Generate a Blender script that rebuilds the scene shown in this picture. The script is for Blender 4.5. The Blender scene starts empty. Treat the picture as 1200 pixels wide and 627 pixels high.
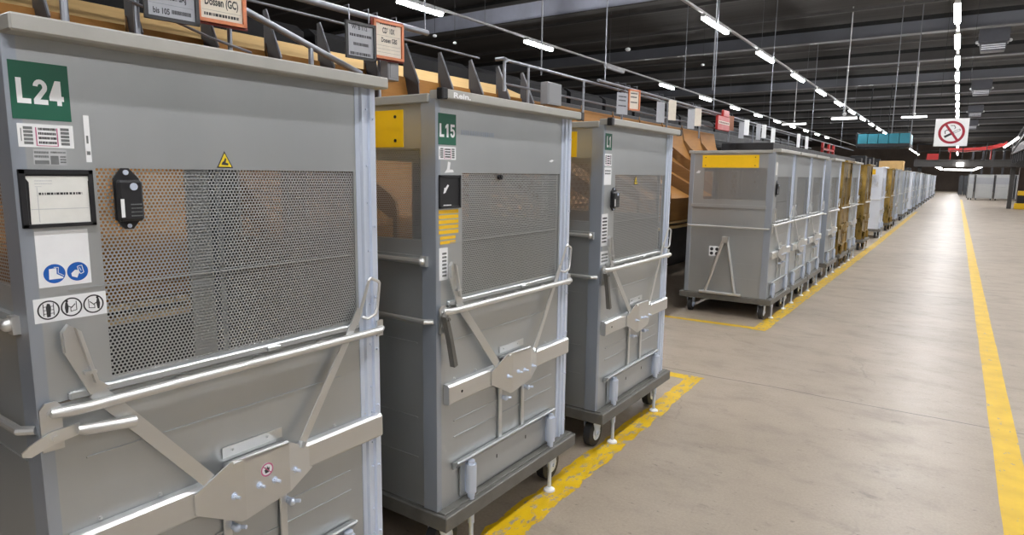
import bpy, bmesh, math, random
from mathutils import Vector, Matrix
random.seed(7)
PI = math.pi
sc = bpy.context.scene
COL = sc.collection

# ------------------------------------------------------------------ materials
def new_mat(name):
    m = bpy.data.materials.new(name); m.use_nodes = True
    nt = m.node_tree
    for n in list(nt.nodes): nt.nodes.remove(n)
    out = nt.nodes.new('ShaderNodeOutputMaterial')
    bs = nt.nodes.new('ShaderNodeBsdfPrincipled')
    nt.links.new(bs.outputs[0], out.inputs[0])
    return m, nt, bs

def noise(nt, scale, detail=4, rough=.55, stretch=(1, 1, 1), coord='Object'):
    tc = nt.nodes.new('ShaderNodeTexCoord'); mp = nt.nodes.new('ShaderNodeMapping')
    mp.inputs['Scale'].default_value = stretch
    n = nt.nodes.new('ShaderNodeTexNoise')
    n.inputs['Scale'].default_value = scale; n.inputs['Detail'].default_value = detail
    n.inputs['Roughness'].default_value = rough
    nt.links.new(tc.outputs[coord], mp.inputs[0]); nt.links.new(mp.outputs[0], n.inputs['Vector'])
    return n

def ramp(nt, src, stops):
    r = nt.nodes.new('ShaderNodeValToRGB')
    e = r.color_ramp.elements
    while len(e) < len(stops): e.new(.5)
    for i, (p, c) in enumerate(stops):
        e[i].position = p
        e[i].color = (c, c, c, 1) if isinstance(c, (int, float)) else (*c, 1)
    nt.links.new(src, r.inputs[0])
    return r

def mixc(nt, fac, a, b, mode='MIX'):
    m = nt.nodes.new('ShaderNodeMix'); m.data_type = 'RGBA'; m.blend_type = mode
    if isinstance(fac, (int, float)): m.inputs[0].default_value = fac
    else: nt.links.new(fac, m.inputs[0])
    for i, v in ((6, a), (7, b)):
        if isinstance(v, tuple): m.inputs[i].default_value = (*v, 1)
        else: nt.links.new(v, m.inputs[i])
    return m.outputs[2]

def mat(name, col, rough=.5, metal=0., var=.08, scale=6., stretch=(1, 1, 1), rvar=.08, bump=0., spec=.5):
    m, nt, bs = new_mat(name)
    n = noise(nt, scale, 5, .6, stretch)
    lo = tuple(max(0, c * (1 - var)) for c in col); hi = tuple(min(1, c * (1 + var)) for c in col)
    r = ramp(nt, n.outputs['Fac'], [(.3, lo), (.7, hi)])
    nt.links.new(r.outputs[0], bs.inputs['Base Color'])
    rr = ramp(nt, n.outputs['Fac'], [(.3, max(.02, rough - rvar)), (.7, min(1, rough + rvar))])
    nt.links.new(rr.outputs[0], bs.inputs['Roughness'])
    bs.inputs['Metallic'].default_value = metal
    bs.inputs['Specular IOR Level'].default_value = spec
    if bump:
        b = nt.nodes.new('ShaderNodeBump'); b.inputs['Strength'].default_value = bump; b.inputs['Distance'].default_value = .002
        nt.links.new(n.outputs['Fac'], b.inputs['Height']); nt.links.new(b.outputs[0], bs.inputs['Normal'])
    return m

def emit(name, col, strength):
    m, nt, bs = new_mat(name)
    bs.inputs['Base Color'].default_value = (.8, .8, .8, 1)
    bs.inputs['Emission Color'].default_value = (*col, 1)
    bs.inputs['Emission Strength'].default_value = strength
    return m

M = {}
M['sheet'] = mat('grey_sheet', (.47, .488, .492), .38, .72, .05, 3.0, (1, 1, .25), .05)
M['galv'] = mat('galvanised', (.68, .75, .88), .36, .45, .06, 14, (1, 1, .2), .06)
M['post'] = mat('grey_post', (.40, .44, .50), .36, .6, .06, 6, (1, 1, .2), .06)
M['tube'] = mat('zinc_tube', (.76, .76, .74), .36, .85, .02, 3, (1, .2, 1), .02)
M['steel'] = mat('brushed_steel', (.70, .71, .71), .33, .9, .02, 4, (1, .3, 2), .015)
M['frame'] = mat('frame_paint', (.38, .375, .345), .45, .2, .05, 8)
M['base'] = mat('base_steel', (.17, .165, .15), .5, .45, .18, 12)
M['dark'] = mat('dark_steel', (.028, .028, .030), .55, .2, .2, 8, spec=.25)
M['black'] = mat('black_plastic', (.014, .014, .016), .4, 0, .2, 20)
M['rubber'] = mat('rubber', (.022, .022, .024), .6, 0, .2, 20)
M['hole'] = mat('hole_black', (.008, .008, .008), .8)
M['green'] = mat('sign_green', (.008, .10, .058), .45, 0, .05, 10)
M['white'] = mat('label_white', (.80, .81, .82), .45, 0, .03, 20)
M['paper'] = mat('paper', (.74, .74, .70), .5, 0, .04, 30)
M['silver'] = mat('silver_label', (.52, .53, .54), .4, .1, .08, 30)
M['ink'] = mat('ink', (.03, .03, .033), .6, 0, .1, 20)
M['inkgrey'] = mat('ink_grey', (.16, .17, .17), .6, 0, .15, 60)
M['pink'] = mat('ink_pink', (.50, .12, .24), .6)
M['blue'] = mat('sign_blue', (.008, .10, .42), .4, 0, .04)
M['yellow'] = mat('sign_yellow', (.86, .52, .01), .42, 0, .05, 12)
M['warn'] = mat('warning_yellow', (.80, .60, .02), .4, 0, .04)
M['red'] = mat('sign_red', (.33, .012, .03), .45, 0, .06)
M['redp'] = mat('red_panel', (.40, .016, .014), .4, 0, .06)
M['orange'] = mat('orange_frame', (.62, .20, .08), .4, 0, .08, 20)
M['rust'] = mat('dark_red_frame', (.18, .02, .012), .45)
M['cream'] = mat('cream_paper', (.66, .60, .50), .5, 0, .05, 15)
M['orangepaper'] = mat('orange_paper', (.26, .09, .035), .5, 0, .05)
M['greypaper'] = mat('grey_paper', (.34, .35, .38), .5, 0, .05, 15)
M['fin'] = mat('fin_grey', (.075, .077, .088), .45, .4, .08, 6)
M['rail'] = mat('rail_grey', (.27, .285, .32), .38, .6, .08, 10)
M['brass'] = mat('yellow_zinc', (.30, .20, .055), .33, .75, .7, 7, (1, 1, .4), .12)
M['bright'] = mat('bright_zinc', (.74, .78, .86), .4, .2, .04, 3)
M['teal'] = mat('teal_cover', (.010, .15, .20), .4, 0, .1, 2)
M['conc'] = mat('beam_concrete', (.50, .53, .64), .7, 0, .15, 1.2)
M['beammid'] = mat('beam_grey', (.11, .115, .13), .7, 0, .12, 1.2)
M['beamdark'] = mat('beam_dark', (.060, .057, .055), .7, 0, .2, 1.2)
M['housing'] = mat('lamp_housing', (.50, .50, .50), .5, .1, .05)
M['cover'] = mat('conveyor_cover', (.008, .008, .009), .6, 0, .3, 3, spec=.1)
M['box'] = mat('cardboard', (.62, .40, .16), .7, 0, .08, 6)
M['container'] = mat('container_grey', (.44, .45, .45), .5, .3, .06, 2)
M['darkcover'] = mat('dark_tarp', (.07, .075, .085), .55, 0, .2, 4)
M['column'] = mat('brown_column', (.09, .06, .05), .6, 0, .2, 3)
M['lamp'] = emit('lamp_light', (.98, .975, .985), 62.0)
M['lampoff'] = mat('lamp_unlit', (.55, .56, .58), .4)
M['farlamp'] = emit('far_lamp_light', (1.0, .98, .95), 5.0)

def wood(name, col, var=.13):
    m, nt, bs = new_mat(name)
    n = noise(nt, 2.5, 6, .6, (1, 1, 9))
    lo = tuple(c * (1 - var) for c in col); hi = tuple(c * (1 + var) for c in col)
    r = ramp(nt, n.outputs['Fac'], [(.3, lo), (.7, hi)])
    nt.links.new(r.outputs[0], bs.inputs['Base Color'])
    bs.inputs['Roughness'].default_value = .6; bs.inputs['Specular IOR Level'].default_value = .2
    return m
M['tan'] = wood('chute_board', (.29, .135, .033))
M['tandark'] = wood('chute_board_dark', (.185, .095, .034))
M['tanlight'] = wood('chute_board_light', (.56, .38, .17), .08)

def ceiling_mat():
    m, nt, bs = new_mat('ceiling_boards')
    tc = nt.nodes.new('ShaderNodeTexCoord')
    w = nt.nodes.new('ShaderNodeTexWave'); w.bands_direction = 'Y'; w.wave_profile = 'SAW'
    w.inputs['Scale'].default_value = .19; w.inputs['Distortion'].default_value = .0
    nt.links.new(tc.outputs['Object'], w.inputs['Vector'])
    n = noise(nt, .8, 6, .65, (.15, 3, 1))
    a = ramp(nt, n.outputs['Fac'], [(.3, (.022, .0185, .016)), (.7, (.040, .035, .031))])
    r = ramp(nt, w.outputs['Fac'], [(0, .35), (.04, 1)])
    c = mixc(nt, 1., a.outputs[0], r.outputs[0], 'MULTIPLY')
    nt.links.new(c, bs.inputs['Base Color'])
    bs.inputs['Roughness'].default_value = .75
    return m
M['ceil'] = ceiling_mat()
M['wall'] = mat('hall_wall', (.10, .09, .085), .8, 0, .2, .6)
M['wallr'] = mat('hall_wall_light', (.30, .31, .32), .8, 0, .08, .6)
M['rod'] = mat('rod_grey', (.16, .165, .18), .5, .3, .1, 5)
M['flange_lit'] = mat('beam_flange_lit', (.12, .12, .125), .6, 0, .1, 2)  # lit lower edge of the beams, put into a lighter colour
M['box2'] = mat('control_box_grey', (.20, .205, .215), .5, .2, .05)
M['farwall'] = mat('far_wall', (.14, .11, .09), .8, 0, .3, .4)

def concrete(nt, bs):
    big = noise(nt, .55, 6, .6)
    mid = noise(nt, 3.2, 8, .68, (.75, 1.25, 1))
    a = ramp(nt, big.outputs['Fac'], [(.3, (.318, .262, .202)), (.7, (.410, .342, .268))])
    b = ramp(nt, mid.outputs['Fac'], [(.25, .70), (.48, 1.), (.8, 1.08)])
    c = mixc(nt, .8, a.outputs[0], b.outputs[0], 'MULTIPLY')
    # small dark chips and smears
    sp = noise(nt, 26, 4, .6, (.6, 1.5, 1))
    s = ramp(nt, sp.outputs['Fac'], [(.30, .30), (.345, 1.)])
    c = mixc(nt, .6, c, s.outputs[0], 'MULTIPLY')
    sm = noise(nt, 2.6, 6, .75, (1.2, 1.9, 1))
    s2 = ramp(nt, sm.outputs['Fac'], [(.30, .45), (.40, 1.)])
    c = mixc(nt, .6, c, s2.outputs[0], 'MULTIPLY')
    gn = noise(nt, 75, 2, .6)
    g2 = ramp(nt, gn.outputs['Fac'], [(.3, .86), (.7, 1.06)])
    c = mixc(nt, .8, c, g2.outputs[0], 'MULTIPLY')
    # slab joints across the aisle and hairline cracks
    tc = nt.nodes.new('ShaderNodeTexCoord'); sx = nt.nodes.new('ShaderNodeSeparateXYZ')
    nt.links.new(tc.outputs['Object'], sx.inputs[0])
    def line(out, pos, period, w):
        ad = nt.nodes.new('ShaderNodeMath'); ad.operation = 'SUBTRACT'; ad.inputs[1].default_value = pos
        nt.links.new(out, ad.inputs[0])
        wob = noise(nt, 1.3, 3)
        ma = nt.nodes.new('ShaderNodeMath'); ma.operation = 'MULTIPLY_ADD'; ma.inputs[1].default_value = .10
        nt.links.new(wob.outputs['Fac'], ma.inputs[0]); nt.links.new(ad.outputs[0], ma.inputs[2])
        pp = nt.nodes.new('ShaderNodeMath'); pp.operation = 'PINGPONG'; pp.inputs[1].default_value = period / 2
        nt.links.new(ma.outputs[0], pp.inputs[0])
        lt = nt.nodes.new('ShaderNodeMath'); lt.operation = 'LESS_THAN'; lt.inputs[1].default_value = w
        nt.links.new(pp.outputs[0], lt.inputs[0])
        return lt.outputs[0]
    l1 = line(sx.outputs['Y'], 5.1, 5.4, .006)
    c = mixc(nt, l1, c, (.11, .098, .085))
    vo = nt.nodes.new('ShaderNodeTexVoronoi'); vo.feature = 'DISTANCE_TO_EDGE'; vo.inputs['Scale'].default_value = .55
    dn = noise(nt, 2.5, 4)
    mx = nt.nodes.new('ShaderNodeVectorMath'); mx.operation = 'MULTIPLY_ADD'; mx.inputs[1].default_value = (.35, .35, 0)
    nt.links.new(dn.outputs['Color'], mx.inputs[0]); nt.links.new(tc.outputs['Object'], mx.inputs[2])
    nt.links.new(mx.outputs[0], vo.inputs['Vector'])
    cr = ramp(nt, vo.outputs['Distance'], [(.0, .55), (.004, 1.)])
    gate = noise(nt, .6, 2); gr = ramp(nt, gate.outputs['Fac'], [(.50, 0.), (.58, .55)])
    c = mixc(nt, gr.outputs[0], c, mixc(nt, 1., c, cr.outputs[0], 'MULTIPLY'))
    rr = ramp(nt, mid.outputs['Fac'], [(.25, .50), (.75, .34)])
    return c, rr.outputs[0], mid

def floor_mat():
    m, nt, bs = new_mat('floor_concrete')
    c, r, mid = concrete(nt, bs)
    nt.links.new(c, bs.inputs['Base Color']); nt.links.new(r, bs.inputs['Roughness'])
    b = nt.nodes.new('ShaderNodeBump'); b.inputs['Strength'].default_value = .12; b.inputs['Distance'].default_value = .004
    nt.links.new(mid.outputs['Fac'], b.inputs['Height']); nt.links.new(b.outputs[0], bs.inputs['Normal'])
    bs.inputs['Specular IOR Level'].default_value = .6
    return m
M['floor'] = floor_mat()

def paint_mat(name, wear):
    m, nt, bs = new_mat(name)
    c, r, mid = concrete(nt, bs)
    yel = ramp(nt, noise(nt, 5, 5).outputs['Fac'], [(.3, (.60, .37, .003)), (.7, (.76, .50, .007))])
    w1 = noise(nt, 14, 7, .72, (1.6, .7, 1))
    f = ramp(nt, w1.outputs['Fac'], [(wear, 0.), (wear + .035, 1.)])
    col = mixc(nt, f.outputs[0], c, yel.outputs[0])
    nt.links.new(col, bs.inputs['Base Color'])
    bs.inputs['Roughness'].default_value = .45
    return m
M['paint'] = paint_mat('floor_paint', .36)
M['paintworn'] = paint_mat('floor_paint_worn', .43)

# ------------------------------------------------------------------ mesh building
class MB:
    def __init__(s): s.v = []; s.f = []; s.m = []
    def add(s, vs, fs, mi=0):
        k = len(s.v); s.v += [tuple(p) for p in vs]
        s.f += [tuple(i + k for i in f) for f in fs]; s.m += [mi] * len(fs)
        return s
    def box(s, x0, x1, y0, y1, z0, z1, bev=0., mi=0):
        x0, x1 = sorted((x0, x1)); y0, y1 = sorted((y0, y1)); z0, z1 = sorted((z0, z1))
        bev = min(bev, (x1 - x0) * .4, (y1 - y0) * .4, (z1 - z0) * .4)
        if bev <= 0:
            vs = [(x, y, z) for x in (x0, x1) for y in (y0, y1) for z in (z0, z1)]
            return s.add(vs, [(0, 1, 3, 2), (4, 6, 7, 5), (0, 4, 5, 1), (2, 3, 7, 6), (0, 2, 6, 4), (1, 5, 7, 3)], mi)
        bm = bmesh.new(); bmesh.ops.create_cube(bm, size=1)
        for v in bm.verts:
            v.co = ((x0 + x1) / 2 + v.co.x * (x1 - x0), (y0 + y1) / 2 + v.co.y * (y1 - y0), (z0 + z1) / 2 + v.co.z * (z1 - z0))
        bmesh.ops.bevel(bm, geom=bm.edges[:], offset=bev, segments=1, affect='EDGES', profile=.5)
        bm.verts.index_update()
        s.add([v.co[:] for v in bm.verts], [[v.index for v in f.verts] for f in bm.faces], mi)
        bm.free(); return s
    def tube(s, pts, r, seg=12, mi=0, caps=True, flat=None):
        P = [Vector(p) for p in pts]; n = len(P)
        rs = r if isinstance(r, (list, tuple)) else [r] * n
        T = []
        for i in range(n):
            a = (P[i] - P[i - 1]).normalized() if i else None
            b = (P[i + 1] - P[i]).normalized() if i < n - 1 else None
            T.append((a + b).normalized() if a and b else (a or b))
        up = Vector((0, 0, 1)) if abs(T[0].z) < .9 else Vector((1, 0, 0))
        nx = T[0].cross(up).normalized()
        vs = []
        for i in range(n):
            nx = (nx - T[i] * nx.dot(T[i])).normalized(); ny = T[i].cross(nx)
            k = 1.
            if 0 < i < n - 1:
                c = max(.35, math.sqrt(max(0, (1 + (P[i] - P[i - 1]).normalized().dot((P[i + 1] - P[i]).normalized())) / 2)))
                k = 1.
            for j in range(seg):
                a = 2 * PI * j / seg
                vs.append(P[i] + nx * (math.cos(a) * rs[i] * k) + ny * (math.sin(a) * rs[i] * k))
        fs = [(i * seg + j, i * seg + (j + 1) % seg, (i + 1) * seg + (j + 1) % seg, (i + 1) * seg + j) for i in range(n - 1) for j in range(seg)]
        if caps: fs += [tuple(range(seg))[::-1], tuple((n - 1) * seg + j for j in range(seg))]
        return s.add(vs, fs, mi)
    def prism(s, poly, fn, d0, d1, mi=0):
        # poly in 2-D, fn(a, b, d) -> xyz
        n = len(poly)
        vs = [fn(a, b, d0) for a, b in poly] + [fn(a, b, d1) for a, b in poly]
        fs = [tuple(range(n))[::-1], tuple(n + i for i in range(n))] + [(i, (i + 1) % n, n + (i + 1) % n, n + i) for i in range(n)]
        return s.add(vs, fs, mi)
    def ring(s, c, r0, r1, fn, d0, d1, mi=0, seg=40, sy=1.):
        vs = []
        for i in range(seg):
            a = 2 * PI * i / seg
            for r in (r0, r1):
                for d in (d0, d1): vs.append(fn(c[0] + math.cos(a) * r, c[1] + math.sin(a) * r * sy, d))
        fs = []
        for i in range(seg):
            k = 4 * i; q = 4 * ((i + 1) % seg)
            fs += [(k + 1, k + 3, q + 3, q + 1), (k, q, q + 2, k + 2), (k + 2, q + 2, q + 3, k + 3), (k, k + 1, q + 1, q)]
        return s.add(vs, fs, mi)
    def strip(s, pts, w, fn, d0, d1, mi=0):
        # a flat stroke of width w along 2-D points
        for a, b in zip(pts, pts[1:]):
            dx, dy = b[0] - a[0], b[1] - a[1]; L = math.hypot(dx, dy) or 1
            ux, uy = dx / L * w / 2, dy / L * w / 2; nx, ny = -uy, ux
            s.prism([(a[0] - ux + nx, a[1] - uy + ny), (a[0] - ux - nx, a[1] - uy - ny), (b[0] + ux - nx, b[1] + uy - ny), (b[0] + ux + nx, b[1] + uy + ny)], fn, d0, d1, mi)
        return s
    def sphere(s, c, r, sc3=(1, 1, 1), seg=12, rg=8, mi=0):
        vs = [(c[0], c[1], c[2] + r * sc3[2])]
        for i in range(1, rg):
            t = PI * i / rg
            for j in range(seg):
                a = 2 * PI * j / seg
                vs.append((c[0] + r * sc3[0] * math.sin(t) * math.cos(a), c[1] + r * sc3[1] * math.sin(t) * math.sin(a), c[2] + r * sc3[2] * math.cos(t)))
        vs.append((c[0], c[1], c[2] - r * sc3[2])); e = len(vs) - 1
        fs = [(0, 1 + j, 1 + (j + 1) % seg) for j in range(seg)]
        for i in range(rg - 2):
            for j in range(seg):
                a = 1 + i * seg + j; b = 1 + i * seg + (j + 1) % seg
                fs.append((a, a + seg, b + seg, b))
        fs += [(e, e - seg + (j + 1) % seg, e - seg + j) for j in range(seg)]
        return s.add(vs, fs, mi)
    def build(s, name, mats, parent=None, loc=(0, 0, 0), smooth=True, angle=32):
        me = bpy.data.meshes.new(name); me.from_pydata(s.v, [], s.f)
        if not isinstance(mats, (list, tuple)): mats = [mats]
        for m in mats: me.materials.append(m)
        me.polygons.foreach_set('material_index', s.m)
        bm = bmesh.new(); bm.from_mesh(me); bmesh.ops.recalc_face_normals(bm, faces=bm.faces[:]); bm.to_mesh(me); bm.free()
        if smooth:
            me.polygons.foreach_set('use_smooth', [True] * len(me.polygons))
            me.set_sharp_from_angle(angle=math.radians(angle))
        me.update()
        o = bpy.data.objects.new(name, me); COL.objects.link(o)
        o.location = loc
        if parent: o.parent = parent
        return o

def circ(c, r, seg=32, sy=1.):
    return [(c[0] + r * math.cos(2 * PI * i / seg), c[1] + r * sy * math.sin(2 * PI * i / seg)) for i in range(seg)]
def rect(a0, a1, b0, b1): return [(a0, b0), (a1, b0), (a1, b1), (a0, b1)]
def text_into(mb, txt, box, fn, d, mi=0, bold=.02):
    # set txt into the 2-D box (a0, a1, b0, b1)
    cu = bpy.data.curves.new('lettering', 'FONT'); cu.body = txt; cu.size = 1; cu.offset = bold; cu.fill_mode = 'FRONT'; cu.resolution_u = 3
    ob = bpy.data.objects.new('lettering_source', cu); COL.objects.link(ob)
    bpy.context.view_layer.update()
    me = bpy.data.meshes.new_from_object(ob.evaluated_get(bpy.context.evaluated_depsgraph_get()))
    vs = [v.co[:] for v in me.vertices]; fs = [tuple(p.vertices) for p in me.polygons]
    bpy.data.objects.remove(ob); bpy.data.curves.remove(cu); bpy.data.meshes.remove(me)
    xs = [v[0] for v in vs]; ys = [v[1] for v in vs]
    x0, x1, y0, y1 = min(xs), max(xs), min(ys), max(ys)
    a0, a1, b0, b1 = box
    mb.add([fn(a0 + (v[0] - x0) / (x1 - x0) * (a1 - a0), b0 + (v[1] - y0) / (y1 - y0) * (b1 - b0), d) for v in vs], fs, mi)

def tag(o, label=None, cat=None, group=None, kind=None):
    if label: o['label'] = label
    if cat: o['category'] = cat
    if group: o['group'] = group
    if kind: o['kind'] = kind
    return o
def empty(name, loc=(0, 0, 0), rz=0., label=None, cat=None, group=None):
    o = bpy.data.objects.new(name, None); COL.objects.link(o)
    o.location = loc; o.rotation_euler = (0, 0, rz); o.empty_display_size = .1
    return tag(o, label, cat, group)
def copy_tree(o, parent=None, swap=None):
    c = o.copy(); COL.objects.link(c); c.parent = parent
    if swap and c.type == 'MESH':
        for sl in c.material_slots:
            if sl.material in swap:
                new = swap[sl.material]; sl.link = 'OBJECT'; sl.material = new
    for ch in list(o.children): copy_tree(ch, c, swap)
    return c

# ------------------------------------------------------------------ camera
Fpx, W_, H_ = 750., 1200., 627.
yaw, pitch, roll = math.radians(34.486), math.radians(8.334), math.radians(-.7)
fw = Vector((-math.sin(yaw) * math.cos(pitch), math.cos(yaw) * math.cos(pitch), -math.sin(pitch)))
rt = Vector((math.cos(yaw), math.sin(yaw), 0)); dn = fw.cross(rt)
rt2 = rt * math.cos(roll) + dn * math.sin(roll); dn2 = -rt * math.sin(roll) + dn * math.cos(roll)
cam = bpy.data.cameras.new('camera'); cam.sensor_width = 36.; cam.lens = 36. * Fpx / W_
cam.clip_start = .05; cam.clip_end = 400
co = bpy.data.objects.new('camera', cam); COL.objects.link(co)
up = -dn2; bk = -fw
co.matrix_world = Matrix(((rt2.x, up.x, bk.x, 0), (rt2.y, up.y, bk.y, 0), (rt2.z, up.z, bk.z, 1.6), (0, 0, 0, 1)))
sc.camera = co

# ------------------------------------------------------------------ room shell
XL, XR, YF, YB, ZC = -24., 9., -9., 105., 6.15
def struct(name, mb, mats, **k):
    return tag(mb.build(name, mats, **k), kind='structure')
struct('floor', MB().box(XL, XR, YF, YB, -.1, 0), M['floor'])
struct('ceiling', MB().box(XL, XR, YF, YB, ZC, ZC + .1), M['ceil'])
struct('wall_left', MB().box(XL - .1, XL, YF, YB, 0, ZC), M['wall'])
struct('wall_right', MB().box(XR, XR + .1, YF, YB, 0, ZC), M['wallr'])
struct('wall_back', MB().box(XL, XR, YB, YB + .1, 0, ZC), M['farwall'])
struct('wall_front', MB().box(XL, XR, YF - .1, YF, 0, ZC), M['wall'])
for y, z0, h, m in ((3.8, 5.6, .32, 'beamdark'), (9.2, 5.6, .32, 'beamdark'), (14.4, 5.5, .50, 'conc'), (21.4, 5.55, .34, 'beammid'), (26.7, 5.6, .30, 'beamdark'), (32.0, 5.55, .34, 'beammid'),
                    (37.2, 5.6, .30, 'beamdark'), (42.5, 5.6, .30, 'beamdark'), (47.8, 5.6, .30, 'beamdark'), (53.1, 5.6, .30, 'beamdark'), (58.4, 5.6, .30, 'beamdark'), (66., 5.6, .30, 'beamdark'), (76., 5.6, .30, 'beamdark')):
    struct('ceiling_beam', MB().box(XL, XR, y, y + .16, z0 + .03, z0 + h, 0), M[m])
    struct('ceiling_beam_flange', MB().box(XL, XR, y - .06, y + .22, z0, z0 + .03, 0), M['flange_lit'] if m != 'conc' else M['beamdark'])
    struct('ceiling_beam_gap_shade', MB().box(XL, XR, y - .02, y + .25, z0 + h, z0 + h + .12, 0), M['hole'])  # black strip added as the shade in the gap above each beam
for k in range(16):
    y = 6.4 + 2.65 * k
    struct('ceiling_purlin', MB().box(XL, XR, y, y + .09, 5.95, 6.03, 0), M['beamdark'])

# painted floor lines
def wline(name, pts, m, wob=.006):
    # ribbon polygon with slightly ragged edges, pts = list of (x0, x1, y) rows
    b = MB(); vs = []; fs = []
    for i, (x0, x1, y) in enumerate(pts):
        vs += [(x0 + random.uniform(-wob, wob), y, .0015), (x1 + random.uniform(-wob, wob), y, .0015)]
    for i in range(len(pts) - 1): fs.append((2 * i, 2 * i + 1, 2 * i + 3, 2 * i + 2))
    b.add(vs, fs); return struct(name, b, m, smooth=False)
N = 60
wline('floor_line_right', [(.322, .458, -2 + 64. * i / 240) for i in range(241)], M['paint'], .003)
wline('floor_line_left', [(-1.61 - .035 * i / N, -1.425 - .10 * i / N, 1.0 + 3.95 * i / N) for i in range(N + 1)], M['paintworn'], .012)
struct('floor_line_bay', MB().add([(-2.6, 4.80, .0012), (-1.53, 4.84, .0012), (-1.53, 4.95, .0012), (-2.6, 4.91, .0012)], [(0, 1, 2, 3)]), M['paint'], smooth=False)
wline('floor_line_row', [(-1.655 + .09 * min(1, i / 53.), -1.508 + .075 * min(1, i / 53.), 6.90 + 30. * i / 160) for i in range(161)], M['paintworn'], .006)
struct('floor_line_lane', MB().add([(-4.0, 6.86, .0012), (-1.65, 6.92, .0012), (-1.65, 7.01, .0012), (-4.0, 6.95, .0012)], [(0, 1, 2, 3)]), M['paint'], smooth=False)

# ------------------------------------------------------------------ roll cart
HW = .47                                   # half depth; front face at local x = HW
def F(u, z, d=0.): return (HW + d, u - .5, z)            # front face, u along the aisle, d outwards
def E_(v, z, d=0.): return (v, -.5 - d, z)              # near end face, v = local x, d outwards
def E2(v, z, d=0.): return (v, .5 + d, z)
def frame_panel(mb, fn, a0, a1, b0, b1, hole, d0, d1, mi=0):
    h0, h1, g0, g1 = hole
    for r in ((a0, h0, b0, b1), (h1, a1, b0, b1), (h0, h1, b0, g0), (h0, h1, g1, b1)):
        if r[1] - r[0] > 1e-4 and r[3] - r[2] > 1e-4: mb.prism(rect(*r), fn, d0, d1, mi)
def perforated(name, a0, a1, b0, b1, fn, d, parent, pitch=.0092, r=.0031, seg=12):
    # a sheet of hexagonal cells, each with a round hole punched through it
    mb = MB(); row = pitch * math.sqrt(3) / 2; R = pitch / math.sqrt(3)
    vs, fs = [], []
    j = 0; b = b0 + row / 2
    ca = [(math.cos(2 * PI * k / seg), math.sin(2 * PI * k / seg)) for k in range(seg)]
    hx = []
    for k in range(seg):
        a = 2 * PI * k / seg
        rr = R * math.cos(PI / 6) / math.cos(((a) % (PI / 3)) - PI / 6) if True else R
        # pointy-top hexagon: flats face +-a direction
        aa = (a + PI / 6) % (PI / 3) - PI / 6
        rr = (pitch / 2) / math.cos(aa)
        hx.append((rr * math.cos(a), rr * math.sin(a)))
    while b < b1 - row * .4:
        a = a0 + pitch / 2 + (pitch / 2 if j % 2 else 0)
        while a < a1 - pitch * .4:
            k0 = len(vs)
            for k in range(seg): vs.append(fn(a + hx[k][0], b + hx[k][1], d))
            for k in range(seg): vs.append(fn(a + ca[k][0] * r, b + ca[k][1] * r, d))
            for k in range(seg):
                q = (k + 1) % seg
                fs.append((k0 + k, k0 + q, k0 + seg + q, k0 + seg + k))
            a += pitch
        b += row; j += 1
    mb.add(vs, fs)
    o = mb.build(name, M['sheet'], parent, smooth=False)
    return o

def bolt_into(mb, fn, a, b, d, r=.007, mi=0):
    mb.prism(circ((a, b), r * 1.25, 14), fn, d, d + .0015, mi)
    mb.prism(circ((a, b), r * .85, 6), fn, d + .0015, d + .0065, mi)

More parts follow.
